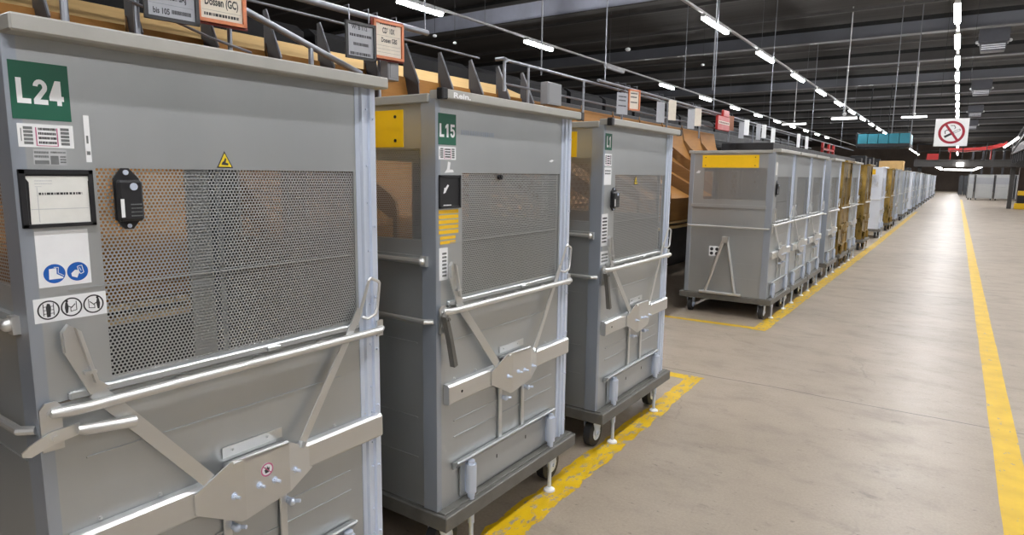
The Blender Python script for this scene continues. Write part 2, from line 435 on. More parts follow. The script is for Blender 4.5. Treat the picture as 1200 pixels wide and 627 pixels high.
PERF = {}
def make_cart(label):
    root = empty('roll_cart', (0, 0, 0), 0, label, 'roll cart', 'roll carts')
    # base with rim
    b = MB(); b.box(-.52, .525, -.515, .540, .176, .240, .004); b.box(-.50, .505, -.50, .53, .240, .246, .002)
    b.build('base', M['base'], root)
    # four corner posts
    p = MB(); p.prism([(0, 0), (.0, .022), (-.004, .022), (-.008, .006), (-.07, .003), (-.07, -.006), (-.002, -.004)], lambda a, c, d: (HW + a, -.5 + c, d), .246, 1.885)
    for z in (.29, .62, .95, 1.16, 1.5, 1.78): bolt_into(p, E_, HW - .045, z, -.001, .005)
    p.build('corner_post', M['post'], root)
    prof = [(.915, -.012), (.915, .002), (.930, .004), (.934, .014), (.946, .014), (.950, .004), (.966, .004), (.970, .012), (.992, .012), (1.0, .004), (1.0, -.05), (.992, -.05), (.992, -.012)]
    p = MB(); p.prism(prof, lambda a, c, d: (HW + c, a - .5, d), .246, 1.868)
    for z in (.33, .42, .58, .67, .78, .87, 1.02, 1.16, 1.34, 1.5, 1.62, 1.80):
        bolt_into(p, F, .958, z, .004, .0045)
    for z in (.33, .58, .80, 1.0, 1.18, 1.42, 1.77): bolt_into(p, F, .981, z, .012, .0045)
    p.build('corner_post', M['galv'], root)
    for s in (-1, 1):
        MB().box(-HW, -HW + .05, s * .5, s * .46, .246, 1.885, .004).build('corner_post', M['post'], root)
    # top frame
    t = MB()
    t.box(HW - .03, HW + .058, -.505, .512, 1.866, 1.901, .004)
    t.box(-HW - .02, -HW + .03, -.505, .512, 1.862, 1.893, .004)
    t.box(-HW + .03, HW - .03, -.512, -.47, 1.856, 1.890, .004)
    t.box(-HW + .03, HW - .03, .47, .519, 1.856, 1.890, .004)
    tf = t.build('top_frame', M['frame'], root)
    MB().box(-HW + .02, HW - .02, -.48, .48, 1.862, 1.868, 0).build('top_panel', M['sheet'], root)
    # front: upper flap with the perforated window, lower flap
    f = MB()
    frame_panel(f, F, .020, .915, 1.085, 1.868, (.151, .905, 1.112, 1.601), -.012, 0)
    f.strip([(.078, 1.333), (.150, 1.3335)], .0035, F, 0, .002)
    f.strip([(.150, 1.3335), (.885, 1.3335)], .0035, F, -.001, .002)
    f.box(HW, HW + .014, -.445, .40, 1.085, 1.105, .004)              # folded lip under the window
    f.box(HW, HW + .022, .055, .098, 1.086, 1.100, .003)
    up_ = f.build('upper_door', M['sheet'], root)
    if 'front' not in PERF:
        PERF['front'] = perforated('perforated_sheet', .146, .912, 1.108, 1.607, F, -.004, up_)
    f = MB()
    f.prism(rect(.022, .915, .246, 1.080), F, -.012, -.001)
    for z, a0, a1 in ((.938, .085, .83), (.60, .10, .40), (.60, .62, .86), (.53, .10, .86)):
        f.strip([(a0, z), (a1, z)], .004, F, -.002, .0030)
    f.build('lower_door', M['sheet'], root)
    # ends with windows
    for fn, s in ((E_, 1), (E2, -1)):
        q = MB()
        frame_panel(q, fn, -.425, .405, .246, 1.86, (-.30, .385, 1.340, 1.690), -.012, -.004)
        q.prism(rect(-.43, .41, 1.245, 1.282), fn, -.004, .010)             # ledge below the window
        for z in (.93, .62, .45): q.strip([(-.34, z), (.36, z)], .004, fn, -.005, -.001)
        sp = q.build('side_panel', M['sheet'], root)
        key = 'end' if s == 1 else 'end2'
        PERF[key] = perforated('perforated_sheet', -.304, .390, 1.336, 1.694, fn, -.008, sp)
        y = MB(); y.prism(rect(-.327, .30, 1.697, 1.838), fn, -.004, -.001)
        for a in (-.29, .26):
            for z in (1.722, 1.812): y.prism(circ((a, z), .006, 10), fn, -.001, .0025, 1)
        y.build('yellow_plate', [M['yellow'], M['dark']], root)
        for z in (1.030,):
            r_ = MB(); dd = .028
            r_.tube([fn(HW - .015, z, .004), fn(HW - .04, z, dd), fn(-HW + .04, z, dd), fn(-HW + .015, z, .004)], .0105, 10)
            r_.build('side_rail', M['tube'], root)
        r_ = MB(); r_.tube([fn(HW - .06, 1.263, .026), fn(-HW + .04, 1.263, .026)], .011, 10)
        r_.sphere(fn(HW - .06, 1.263, .022), .015)
        r_.prism(rect(HW - .068, HW - .040, 1.243, 1.283), fn, .0, .02)
        r_.build('upper_side_rail', M['tube'], root)
    # open back
    q = MB()
    frame_panel(q, lambda a, b_, d: (-HW - d, a, b_), -.46, .46, .246, 1.86, (-.42, .36, .62, 1.66), -.010, 0)
    q.build('back_panel', M['sheet'], root)
    # front rail across both flaps
    r_ = MB()
    r_.tube([F(.016, 1.069, .020), F(.050, 1.069, .030), F(.075, 1.069, .034), F(.975, 1.069, .034), F(1.0, 1.071, .018)], [.011, .0135, .0125, .0125, .010], 14)
    for a in (.30, .52, .74): r_.box(HW, HW + .03, a - .505, a - .475, 1.064, 1.078, .002)
    r_.build('front_rail', M['tube'], root)
    g = MB(); g.prism([(-.006, .985), (.036, .985), (.036, 1.082), (.028, 1.094), (.006, 1.094), (-.006, 1.08)], F, .012, .018)
    for z in (1.068, 1.016): bolt_into(g, F, .016, z, .018, .008)
    g.build('rail_bracket', M['steel'], root)
    g = MB(); g.prism(rect(.978, 1.004, 1.045, 1.10), F, .012, .02); bolt_into(g, F, .992, 1.058, .02, .005)
    g.build('rail_bracket', M['steel'], root)
    # pressed channel and latch plate
    c = MB()
    c.prism([(.001, .690), (.026, .690), (.030, .696), (.030, .762), (.022, .770), (.001, .772)], lambda a, z, d: F(d, z, a), .034, .984)
    for a in (.10, .24, .80, .93): bolt_into(c, F, a, .781, -.0005, .004)
    c.prism(circ((.115, .728), .006, 10), F, .030, .0305, 1)
    c.build('channel', [M['steel'], M['hole']], root)
    L = MB()
    octo = [(.311, .700), (.425, .637), (.500, .640), (.585, .660), (.690, .688), (.688, .752), (.588, .812), (.405, .818), (.315, .762)]
    def bend(u): return .057 - max(0, u - .585) * .30 - max(0, .44 - u) * .16
    us = [.311, .405, .425, .44, .585, .588, .688]
    def edge(u, lo):
        P = [(.311, .700), (.425, .637), (.500, .640), (.585, .660), (.690, .688)] if lo else [(.311, .758), (.405, .818), (.588, .812), (.690, .750)]
        for (a, za), (b_, zb) in zip(P, P[1:]):
            if a <= u <= b_: return za + (zb - za) * (u - a) / (b_ - a)
        return P[-1][1]
    for a, b_ in zip(us, us[1:]):
        q4 = [(a, edge(a, 1)), (b_, edge(b_, 1)), (b_, edge(b_, 0)), (a, edge(a, 0))]
        vs = [F(u, z, bend(u) - .005) for u, z in q4] + [F(u, z, bend(u)) for u, z in q4]
        L.add(vs, [(3, 2, 1, 0), (4, 5, 6, 7), (0, 1, 5, 4), (2, 3, 7, 6), (0, 4, 7, 3), (1, 2, 6, 5)])
    L.prism([(.003, .800), (.052, .818), (.057, .812), (.057, .806), (.003, .790)], lambda a, z, d: F(d, z, a), .41, .585)
    L.prism(rect(.41, .60, .812, .842), F, .001, .004)
    for a in (.44, .55): bolt_into(L, F, a, .829, .004, .004)
    L.prism(rect(.309, .314, .70, .758), F, .020, .036)
    lp = L.build('latch_plate', M['steel'], root)
    for a, z in ((.409, .718), (.483, .721), (.533, .717), (.606, .718)):
        e_ = bend(a); q = MB(); bolt_into(q, F, a, z, e_, .008)
        q.tube([F(a, z, e_ + .006), F(a + .004, z, e_ + .021)], .0045, 8); q.build('bolt', M['galv'], lp)
    # straps to the latch
    def strap(u0, z0, u1, z1, w, d0, d1):
        dx, dz = u1 - u0, z1 - z0; ln = math.hypot(dx, dz); nx, nz = -dz / ln * w / 2, dx / ln * w / 2
        m_ = MB(); vs = [F(u0 + nx, z0 + nz, d0), F(u0 - nx, z0 - nz, d0), F(u1 - nx, z1 - nz, d1), F(u1 + nx, z1 + nz, d1)]
        vs += [F(u0 + nx, z0 + nz, d0 + .004), F(u0 - nx, z0 - nz, d0 + .004), F(u1 - nx, z1 - nz, d1 + .004), F(u1 + nx, z1 + nz, d1 + .004)]
        m_.add(vs, [(0, 1, 2, 3), (7, 6, 5, 4), (0, 4, 5, 1), (1, 5, 6, 2), (2, 6, 7, 3), (3, 7, 4, 0)]); return m_
    s1 = strap(.108, 1.095, .360, .770, .036, .012, .034); sl = s1.build('strap', M['steel'], root)
    s2 = strap(.908, 1.15, .648, .790, .026, .012, .036)
    s2.tube([F(.648, .79, .038), F(.640, .772, .04)], .012, 8)
    sr = s2.build('strap', M['steel'], root)
    g = MB()
    grip = [(.060, 1.262), (.072, 1.252), (.082, 1.243), (.104, 1.130), (.138, 1.098), (.094, 1.090), (.070, 1.150), (.048, 1.200), (.046, 1.245)]
    g.prism(grip, F, .016, .021)
    g.prism([(.072, 1.252), (.082, 1.243), (.110, 1.120), (.103, 1.118)], F, .016, .034)
    g.prism([(.060, 1.262), (.048, 1.246), (.050, 1.20), (.056, 1.20), (.056, 1.243)], F, .016, .030)
    g.prism(rect(.082, .106, 1.143, 1.150), F, .02, .036)
    g.build('handle', M['steel'], root)
    g = MB()
    g.tube([F(.895, 1.10, .010), F(.920, 1.18, .018), F(.932, 1.246, .032), F(.940, 1.252, .034), F(.972, 1.238, .034), F(.977, 1.230, .034), F(.966, 1.150, .034), F(.958, 1.130, .034), F(.930, 1.118, .03), F(.918, 1.122, .012)], .0055, 8)
    g.build('handle', M['tube'], root)
    # rods and stop plate
    for a in (.411, .591):
        q = MB(); q.box(HW + .004, HW + .012, a - .512, a - .488, .41, .66, .002)
        ro = q.build('lift_rod', M['steel'], root)
        k = MB(); k.tube([F(a + .016, .608, .0), F(a + .016, .608, .026)], .010, 10); k.tube([F(a + .016, .608, .02), F(a + .030, .612, .05)], .006, 8)
        k.sphere(F(a + .016, .608, .028), .012); k.build('clamp', M['galv'], ro)
    k = MB(); k.prism(rect(.13, .86, .262, .395), F, .004, .009)
    k.prism([(.004, .425), (.030, .432), (.034, .426), (.009, .395), (.004, .395)], lambda a, z, d: F(d, z, a), .085, .86)
    k.prism(rect(.385, .392, .335, .352), F, .009, .0095, 1); k.prism(rect(.62, .627, .345, .362), F, .009, .0095, 1)
    k.build('stop_plate', [M['sheet'], M['hole']], root)
    for a in (.176, .82):
        q = MB(); q.tube([F(a, .41, .03), F(a, .395, .03)], .016, 14); q.tube([F(a, .395, .03), F(a, .27, .03)], .023, 16); q.tube([F(a, .27, .03), F(a, .25, .03)], .016, 14)
        q.tube([F(a, .26, .03), F(a, .13, .03)], .014, 12); q.tube([F(a, .13, .03), F(a, .02, .03)], .010, 10)
        q.prism(rect(a - .016, a + .016, .27, .41), F, .002, .012)
        bo = q.build('floor_bolt', M['galv'], root)
        q = MB(); q.tube([F(a, .022, .03), F(a, .012, .03), F(a, .004, .03)], [.014, .028, .030], 16); q.build('bolt_foot', M['white'], bo)
    # casters
    for x, y in ((.415, -.42), (.415, .44), (-.40, -.42), (-.40, .44)):
        q = MB(); q.box(x - .055, x + .055, y - .055, y + .055, .168, .176, .002); q.tube([(x, y, .168), (x, y, .150)], .032, 14)
        for s in (-1, 1):
            q.prism([(-.05, .155), (.045, .155), (.020, .065), (-.020, .065)], lambda a, z, d, x=x, y=y: (x + d, y + a - .0, z), s * .030, s * .035)
        q.tube([(x - .044, y, .082), (x + .044, y, .082)], .012, 8); q.tube([(x - .029, y, .082), (x + .029, y, .082)], .044, 16)
        ca = q.build('caster', M['galv'], root)
        q = MB()
        q.tube([(x - .027, y, .082), (x - .021, y, .082), (x + .021, y, .082), (x + .027, y, .082)], [.066, .081, .081, .066], 24)
        q.build('wheel', M['rubber'], ca)
    return root

cart = make_cart('')
def lever(root, hanging, m):
    g = MB()
    if not hanging:
        g.prism([(-.045, .992), (-.030, .986), (.010, 1.000), (.066, 1.008), (.066, 1.034), (.010, 1.030), (-.030, 1.012), (-.046, 1.000)], F, .020, .025)
        bolt_into(g, F, .016, 1.014, .025, .009)
        g.tube([F(.060, 1.021, .03), F(.075, 1.018, .034), F(.178, 1.005, .036)], [.010, .0135, .0135], 14)
    else:
        g.prism([(-.004, 1.055), (.012, 1.062), (.036, .985), (.070, .85), (.050, .845), (.026, .955)], F, .022, .046)
        bolt_into(g, F, .012, 1.045, .046, .008)
    return g.build('lever', m, root)

def label(parent, name, polys, texts, mats, fn=F, d=.0, lab=None):
    # polys: (list of points, material index, layer); texts: (string, box, material index, layer, bold)
    mb = MB()
    for pts, mi, ly in polys: mb.prism(pts, fn, d, d + .0006 + .0003 * ly, mi)
    for t in texts: text_into(mb, t[0], t[1], fn, d + .0009 + .0003 * t[3], t[2], t[4] if len(t) > 4 else .015)
    o = mb.build(name, mats, parent, smooth=False)
    if lab: o['label'] = lab
    return o
def bars(a0, a1, b0, b1, n, mi, ly, seed=1, horiz=True, fill=.55):
    # rows of printed dashes where the print is too small to read
    rnd = random.Random(seed); out = []
    h = (b1 - b0) / n
    for i in range(n):
        z0 = b1 - (i + 1) * h + h * .2; z1 = z0 + h * fill; a = a0
        while a < a1 - 1e-5:
            w = min(rnd.uniform(.025, .085) * (a1 - a0), a1 - a)
            out.append((rect(a, a + w, z0, z1), mi, ly)); a += w + (a1 - a0) * rnd.uniform(.012, .028)
    return out
def ringpoly(mb, c, r, w, fn, d0, d1, mi): mb.ring(c, r - w, r, fn, d0, d1, mi)

GL = {  # bold condensed plate lettering, unit box
 'L': [[(0, 0), (.92, 0), (.92, .2), (.36, .2), (.36, 1), (0, 1)]],
 '4': [[(.52, 0), (.84, 0), (.84, .18), (1, .18), (1, .38), (.84, .38), (.84, 1), (.45, 1), (0, .36), (0, .18), (.52, .18)]],
 '1': [[(.36, 0), (.72, 0), (.72, 1), (.42, 1), (.10, .84), (.10, .64), (.36, .75)]],
}
def arc(cx, cy, rx, ry, a0, a1, n=10): return [(cx + rx * math.cos(math.radians(a0 + (a1 - a0) * i / n)), cy + ry * math.sin(math.radians(a0 + (a1 - a0) * i / n))) for i in range(n + 1)]
def thick(path_o, path_i):  # closed stroke as quads between an outer and an inner path
    return [[path_o[i], path_o[i + 1], path_i[i + 1], path_i[i]] for i in range(len(path_o) - 1)]
GL['2'] = thick(arc(.5, .70, .48, .30, 175, -30), arc(.5, .70, .16, .12, 175, -30)) + [[(.916, .55), (.44, .19), (.02, .19), (.02, .20), (.638, .64)], [(.02, 0), (.98, 0), (.98, .2), (.02, .2)]]
GL['5'] = [[(.08, 1), (.92, 1), (.92, .81), (.38, .81), (.36, .62), (.06, .46)], [(.36, .62), (.06, .46), (.30, .46), (.5, .52), (.5, .66)]] + thick(arc(.5, .33, .48, .33, 90, -175, 14), arc(.5, .33, .16, .15, 90, -175, 14))
def glyphs(mb, txt, box, fn, d, mi):
    a0, a1, b0, b1 = box; n = len(txt); w = (a1 - a0) / n
    for i, chx in enumerate(txt):
        for poly in GL[chx]: mb.prism([(a0 + (i + .03 + .92 * x) * w, b0 + y * (b1 - b0)) for x, y in poly], fn, d, d + .0004, mi)
def green_plate(root, txt, box, tbox):
    mb = MB(); mb.prism(rect(*box), F, 0, .0008, 0); glyphs(mb, txt, tbox, F, .0008, 1)
    o = mb.build('location_plate', [M['green'], M['white']], root, smooth=False); o['label'] = 'green plate reading %s in white' % txt
    return o
def tracker(root, u0, u1, z0, z1):
    mb = MB(); w = u1 - u0; h = z1 - z0; c = (u0 + u1) / 2
    mb.prism([(c - w * .18, z1), (c + w * .12, z1), (u1, z1 - h * .17), (u1, z0 + h * .16), (c + w * .16, z0), (c - w * .16, z0), (u0, z0 + h * .16), (u0, z1 - h * .17)], F, .001, .006)
    mb.box(HW + .006, HW + .026, u0 - .5, u1 - .5, z0 + h * .13, z1 - h * .19, .006)
    o = mb.build('tracking_device', M['black'], root); o['label'] = 'black plastic tracking device'
    for a_, b_, r_, d0, d1 in ((c + w * .1, z1 - h * .30, .0085, .026, .0285), (c - w * .02, z1 - h * .07, .006, .006, .009), (c, z0 + h * .05, .005, .006, .008)):
        MB().prism(circ((a_, b_), r_, 18), F, d0, d1).build('screw', M['galv'], o)
    mb = MB(); mb.prism(rect(u0 + w * .06, u0 + w * .2, z0 + h * .2, z0 + h * .5), F, .026, .0265)
    for pts, mi, ly in bars(c - w * .05, u1 - w * .1, z0 + h * .2, z0 + h * .45, 4, 1, 0, 5, fill=.3): mb.prism(pts, F, .026, .0263, 1)
    mb.build('printed_label', [M['white'], M['inkgrey']], o, smooth=False)
def warning(root, c, zt, zb, w):
    tri = [(c - w, zb), (c + w, zb), (c, zt)]; k = .8; cz = zb + (zt - zb) / 3
    tri2 = [(c + (a - c) * k, cz + (z - cz) * k) for a, z in tri]
    s = w / .023
    hand = [(-.010, -.006), (.008, -.008), (.010, -.003), (.002, -.001), (.004, .010), (.0005, .011), (-.003, .003), (-.007, .001)]
    label(root, 'warning_label', [(tri, 1, 0), (tri2, 0, 1), ([(c + a * s, cz + z * s) for a, z in hand], 1, 2)], [], [M['warn'], M['ink']], lab='yellow warning triangle')
def barcode(root, a0, a1, z0, z1, seed=3, full=True):
    w = a1 - a0; h = z1 - z0
    P = [(rect(a0, a1, z0, z1), 0, 0)]
    for i, (s, ww) in enumerate(((.10, .16), (.76, .16))):
        for k in range(5): P.append((rect(a0 + w * s, a0 + w * (s + ww), z0 + h * (.12 + .16 * k), z0 + h * (.24 + .16 * k)), 1, 1))
    P.append((rect(a0 + w * .05, a0 + w * .065, z0 + h * .25, z0 + h * .8), 1, 1))
    P += bars(a0 + w * .36, a0 + w * .68, z0 + h * .12, z0 + h * .9, 4, 2, 1, seed)
    for r in ((.31, .70, .06, .09), (.31, .33, .06, .86), (.69, .71, .06, .86)): P.append((rect(a0 + w * r[0], a0 + w * r[1], z0 + h * r[2], z0 + h * r[3]), 3, 1))
    label(root, 'barcode_label', P, [], [M['white'], M['inkgrey'], M['ink'], M['pink']])
def pictos(root, a0, a1, z0, z1):
    w = a1 - a0; h = z1 - z0; r = min(h * .40, w / 6.6)
    mb = MB(); mb.prism(rect(a0, a1, z0, z1), F, 0, .0006, 0)
    d0, d1 = .0006, .0010
    for i in range(3):
        c = (a0 + w * (.19 + .31 * i), (z0 + z1) / 2); q = r / .022
        mb.ring(c, r * .86, r, F, d0, d1, 1)
        pts = lambda L: [(c[0] + a * q, c[1] + b * q) for a, b in L]
        if i == 0:
            mb.prism(pts([(-.004, -.016), (.003, -.016), (.005, .006), (.003, .014), (-.002, .015), (-.005, .006)]), F, d0, d1, 1)
            for s in (-1, 1):
                mb.strip(pts([(s * .010, .014), (s * .010, -.012)]), .0016 * q, F, d0, d1, 1)
                for z in (-.008, 0, .008): mb.strip(pts([(s * .010, z), (s * .004, z)]), .0012 * q, F, d0, d1, 1)
        else:
            s = -1 if i == 1 else 1
            mb.prism(pts([(s * .012, .012), (s * .008, .012), (s * .006, .002), (s * .008, -.012), (s * .012, -.014), (s * .014, 0)]), F, d0, d1, 1)
            mb.prism([(c[0] + s * .009 * q + .0028 * q * math.cos(t * PI / 5), c[1] + .0145 * q + .0028 * q * math.sin(t * PI / 5)) for t in range(10)], F, d0, d1, 1)
            mb.strip(pts([(s * .009, .004), (0, -.001), (-s * .007, .006)]), .002 * q, F, d0, d1, 1)
            mb.strip(pts([(-s * .010, .012), (-s * .010, -.008), (s * .002, -.010), (s * .002, -.002)]), .0015 * q, F, d0, d1, 1)
    o = mb.build('pictogram_label', [M['white'], M['ink']], root, smooth=False); o['label'] = 'white label with three round pictograms'
def safety_label(root, a0, a1, z0, z1):
    w = a1 - a0; h = z1 - z0; r = w * .205
    mb = MB(); mb.prism(rect(a0, a1, z0, z1), F, 0, .0006, 0); d0, d1, d2 = .0006, .0009, .0012
    c1 = (a0 + w * .30, z0 + h * .235); c2 = (a0 + w * .74, z0 + h * .235); q = r / .021
    for c in (c1, c2): mb.prism(circ(c, r, 40), F, d0, d1, 1)
    boot = [(-.010, .011), (.004, .012), (.004, -.001), (.016, -.009), (.016, -.012), (-.011, -.012)]
    mb.prism([(c1[0] + a * q, c1[1] + b * q) for a, b in boot], F, d1, d2, 0)
    mb.strip([(c1[0] + a * q, c1[1] + b * q) for a, b in ((.0, .014), (.008, .013), (.007, .001), (.017, -.006))], .0012 * q, F, d1, d2, 0)
    glove = [(-.012, -.010), (-.002, -.014), (.004, -.001), (.001, .003), (-.005, .004), (-.013, -.003)]
    mb.prism([(c2[0] + a * q, c2[1] + b * q) for a, b in glove], F, d1, d2, 0)
    mb.strip([(c2[0] + a * q, c2[1] + b * q) for a, b in ((.002, .012), (.009, .013), (.012, -.003), (.006, -.006), (.003, -.002), (.0, .010), (.002, .012))], .0016 * q, F, d1, d2, 0)
    mb.strip([(c2[0] + a * q, c2[1] + b * q) for a, b in ((.004, .008), (.007, .001))], .0013 * q, F, d1, d2, 0)
    o = mb.build('safety_label', [M['white'], M['blue']], root, smooth=False); o['label'] = 'white label with a blue boot sign and a blue glove sign'
def hand_sticker(root, c, r):
    mb = MB(); d0, d1 = .057, .0578
    mb.prism(circ(c, r, 28), F, d0, d1, 0); mb.ring(c, r * .80, r, F, d1, d1 + .0004, 1, 28)
    q = r / .02
    mb.prism([(c[0] + a * q, c[1] + b * q) for a, b in ((-.006, -.010), (.005, -.009), (.008, .001), (.006, .008), (.003, .003), (.001, .011), (-.002, .003), (-.005, .010), (-.006, .001), (-.009, .002))], F, d1, d1 + .0004, 2)
    mb.strip([(c[0] - r * .6, c[1] + r * .6), (c[0] + r * .6, c[1] - r * .6)], r * .14, F, d1 + .0004, d1 + .0007, 1)
    o = mb.build('warning_sticker', [M['white'], M['pink'], M['ink']], root, smooth=False); o['label'] = 'round pink edged sticker with a dark hand'

GROUPS = 'roll carts'
XC = -2.07
def place(Y0, lab, swap=None, src=None):
    c = copy_tree(src or cart, None, swap)
    c.location = (XC - (.04 if Y0 > 7 else 0), Y0 + .5, 0); c['label'] = lab; c['category'] = 'roll cart'; c['group'] = GROUPS
    return c

# plain copies are taken first, then each of the near carts gets its own labels
c2 = place(1.825, 'grey roll cart with green L15 plate and black pouch')
c3 = place(3.20, 'grey roll cart behind the L15 cart, whole front and casters showing')
def strip_rails(c):
    for o in list(c.children):
        if o.name.startswith('upper_side_rail'): bpy.data.objects.remove(o)
c4 = place(7.40, 'first roll cart of the far row, yellow plate and folded towing frame on its end')
GOLD = {M[k]: M['brass'] for k in ('sheet', 'galv', 'post', 'steel', 'frame')}
BRI = {M[k]: M['bright'] for k in ('sheet', 'post', 'frame')}
far = [(8.49, 'grey roll cart pressed against the folded towing frame cart, second of the far row', None),
       (9.58, 'grey roll cart third in the far row, standing before the blue-grey cart end', None),
       (11.15, 'grey roll cart just before the first brass coloured cart of the far row', None),
       (12.55, 'brass coloured roll cart nearest of the brass ones', GOLD),
       (13.75, 'grey roll cart between the two nearest brass coloured carts', None),
       (16.05, 'brass coloured roll cart just before the bright white cart', GOLD),
       (19.7, 'bright white zinc roll cart standing between brass coloured carts', BRI),
       (22.7, 'brass coloured roll cart just behind the bright white cart', GOLD),
       (24.9, 'grey roll cart just behind the farthest brass coloured cart', None),
       (28.6, 'silver roll cart with a cardboard box on its top', None)]
strip_rails(c4)
for y, l, s in far: strip_rails(place(y, l, s))
for i, y in enumerate((30.4, 33.6, 36.2, 39.5, 42.5, 46., 50., 54., 59., 64., 70.)):
    strip_rails(place(y, 'small distant roll cart in the row beyond the cart with the cardboard box', BRI if i % 3 == 1 else None))
cart.location = (XC, .517 + .5, 0); cart['label'] = 'large grey roll cart with green L24 plate, nearest of all'

# first cart: labels measured from its face
lever(cart, False, M['tube'])
green_plate(cart, 'L24', (.004, .111, 1.700, 1.817), (.014, .101, 1.732, 1.783))
barcode(cart, .010, .112, 1.643, 1.691)
label(cart, 'small_label', [(rect(.034, .096, 1.606, 1.639), 0, 0), (rect(.036, .062, 1.608, 1.616), 1, 1), (rect(.065, .080, 1.608, 1.626), 1, 1)] + bars(.036, .062, 1.620, 1.637, 2, 1, 1, 4) + bars(.083, .094, 1.610, 1.627, 3, 1, 1, 6) + bars(.066, .094, 1.630, 1.637, 1, 1, 1, 8), [], [M['silver'], M['inkgrey']])
label(cart, 'strip_label', [(rect(.134, .145, 1.614, 1.716), 0, 0), (rect(.137, .141, 1.655, 1.672), 1, 1), (rect(.136, .143, 1.630, 1.638), 1, 1)], [], [M['white'], M['inkgrey']])
def pouch(root, a0, a1, z0, z1, lab):
    mb = MB(); mb.box(HW, HW + .004, a0 - .5, a1 - .5, z0, z1, .001)
    for r in ((a0, a0 + .012, z0, z1), (a1 - .010, a1, z0, z1), (a0, a1, z0, z0 + .008), (a0, a1, z1 - .010, z1)): mb.box(HW + .004, HW + .008, r[0] - .5, r[1] - .5, r[2], r[3], .001)
    o = mb.build('document_pouch', M['black'], root); o['label'] = lab
    return o
po = pouch(cart, .002, .142, 1.474, 1.597, 'black document pouch holding a printed sheet')
label(po, 'paper_sheet', [([(.012, 1.583), (.137, 1.583), (.131, 1.572), (.131, 1.482), (.018, 1.482), (.020, 1.570)], 0, 0)] + bars(.036, .118, 1.542, 1.549, 1, 1, 1, 9, fill=.7) + bars(.030, .062, 1.565, 1.577, 2, 2, 1, 3, fill=.3)
      + [(rect(.020, .128, 1.5125, 1.514), 2, 1), (rect(.033, .034, 1.485, 1.56), 2, 1), (rect(.030, .042, 1.5605, 1.5615), 2, 1)], [], [M['paper'], M['ink'], M['silver']], d=.004)
safety_label(cart, .022, .124, 1.344, 1.466)
pictos(cart, .008, .151, 1.268, 1.321)
tracker(cart, .184, .240, 1.461, 1.602)
warning(cart, .464, 1.650, 1.606, .023)
hand_sticker(cart, (.509, .758), .020)

# second cart
lever(c2, True, M['base'])
green_plate(c2, 'L15', (.010, .113, 1.705, 1.820), (.016, .108, 1.733, 1.782))
barcode(c2, .012, .112, 1.650, 1.698, 7)
label(c2, 'torn_label', [([(.045, 1.600), (.100, 1.603), (.094, 1.612), (.075, 1.613), (.080, 1.640), (.066, 1.643), (.060, 1.614)], 0, 0)], [], [M['white']])
pc = pouch(c2, .010, .137, 1.466, 1.592, 'black empty document pouch with a white arrow')
label(pc, 'white_arrow', [([(.034, 1.522), (.046, 1.526), (.066, 1.553), (.058, 1.556), (.046, 1.543), (.040, 1.545)], 0, 0)], [], [M['white']], d=.004)
label(pc, 'lettering', bars(.030, .075, 1.475, 1.482, 1, 0, 0, 3), [], [M['white']], d=.008)
label(c2, 'yellow_strip_label', [(rect(.011, .128, 1.446 - .0195 * k, 1.460 - .0195 * k), 0, 0) for k in range(5)] + [(rect(.018, .110, 1.347 - .018 * k, 1.359 - .018 * k), 0, 0) for k in range(2)], [], [M['yellow']])
label(c2, 'white_tag', [(rect(.012, .062, 1.19, 1.315), 0, 0)] + bars(.03, .055, 1.20, 1.30, 7, 1, 1, 5), [], [M['white'], M['inkgrey']])
label(c2, 'faded_lettering', bars(.145, .36, 1.742, 1.768, 1, 0, 0, 12, fill=.7), [], [M['sheet2'] if 'sheet2' in M else M['post']])
mb = MB(); text_into(mb, 'Rein.', (.03, .13, 1.872, 1.892), F, .0587, 0, .03); mb.build('lettering', M['white'], c2, smooth=False)
mb = MB(); mb.prism(circ((.40, 1.585), .015, 14, .7), F, 0, .01); mb.prism(circ((.40, 1.588), .007, 10), F, .01, .014); mb.build('lock', M['dark'], c2)
label(c2, 'scratch', [([(.80, 1.660), (.83, 1.668), (.845, 1.664), (.825, 1.655)], 0, 0)], [], [M['white']])
# third cart
lever(c3, True, M['base'])
green_plate(c3, 'L1', (.012, .095, 1.735, 1.825), (.030, .085, 1.75, 1.81))
barcode(c3, .012, .10, 1.650, 1.715, 8)
label(c3, 'small_label', [(rect(.012, .10, 1.545, 1.640), 0, 0)] + bars(.02, .09, 1.60, 1.63, 2, 1, 1, 4), [], [M['white'], M['inkgrey']])
tracker(c3, .10, .17, 1.40, 1.53)
label(c3, 'safety_label', [(rect(.0, .075, 1.205, 1.385), 0, 0)] + bars(.01, .065, 1.22, 1.37, 8, 1, 1, 14), [], [M['white'], M['ink']])
label(c3, 'small_label', [(rect(.0, .10, 1.10, 1.175), 0, 0)] + bars(.01, .09, 1.11, 1.165, 3, 1, 1, 15), [], [M['white'], M['inkgrey']])
warning(c3, .44, 1.60, 1.545, .026)
# black corner caps on the top frames of the second and third cart
for c in (c2, c3):
    tf = [o for o in c.children if o.name.startswith('top_frame')][0]
    for s in (-1, 1):
        MB().box(HW + .028, HW + .060, s * .517 - .016, s * .517 + .016, 1.863, 1.904, .004).build('corner_cap', M['black'], tf)
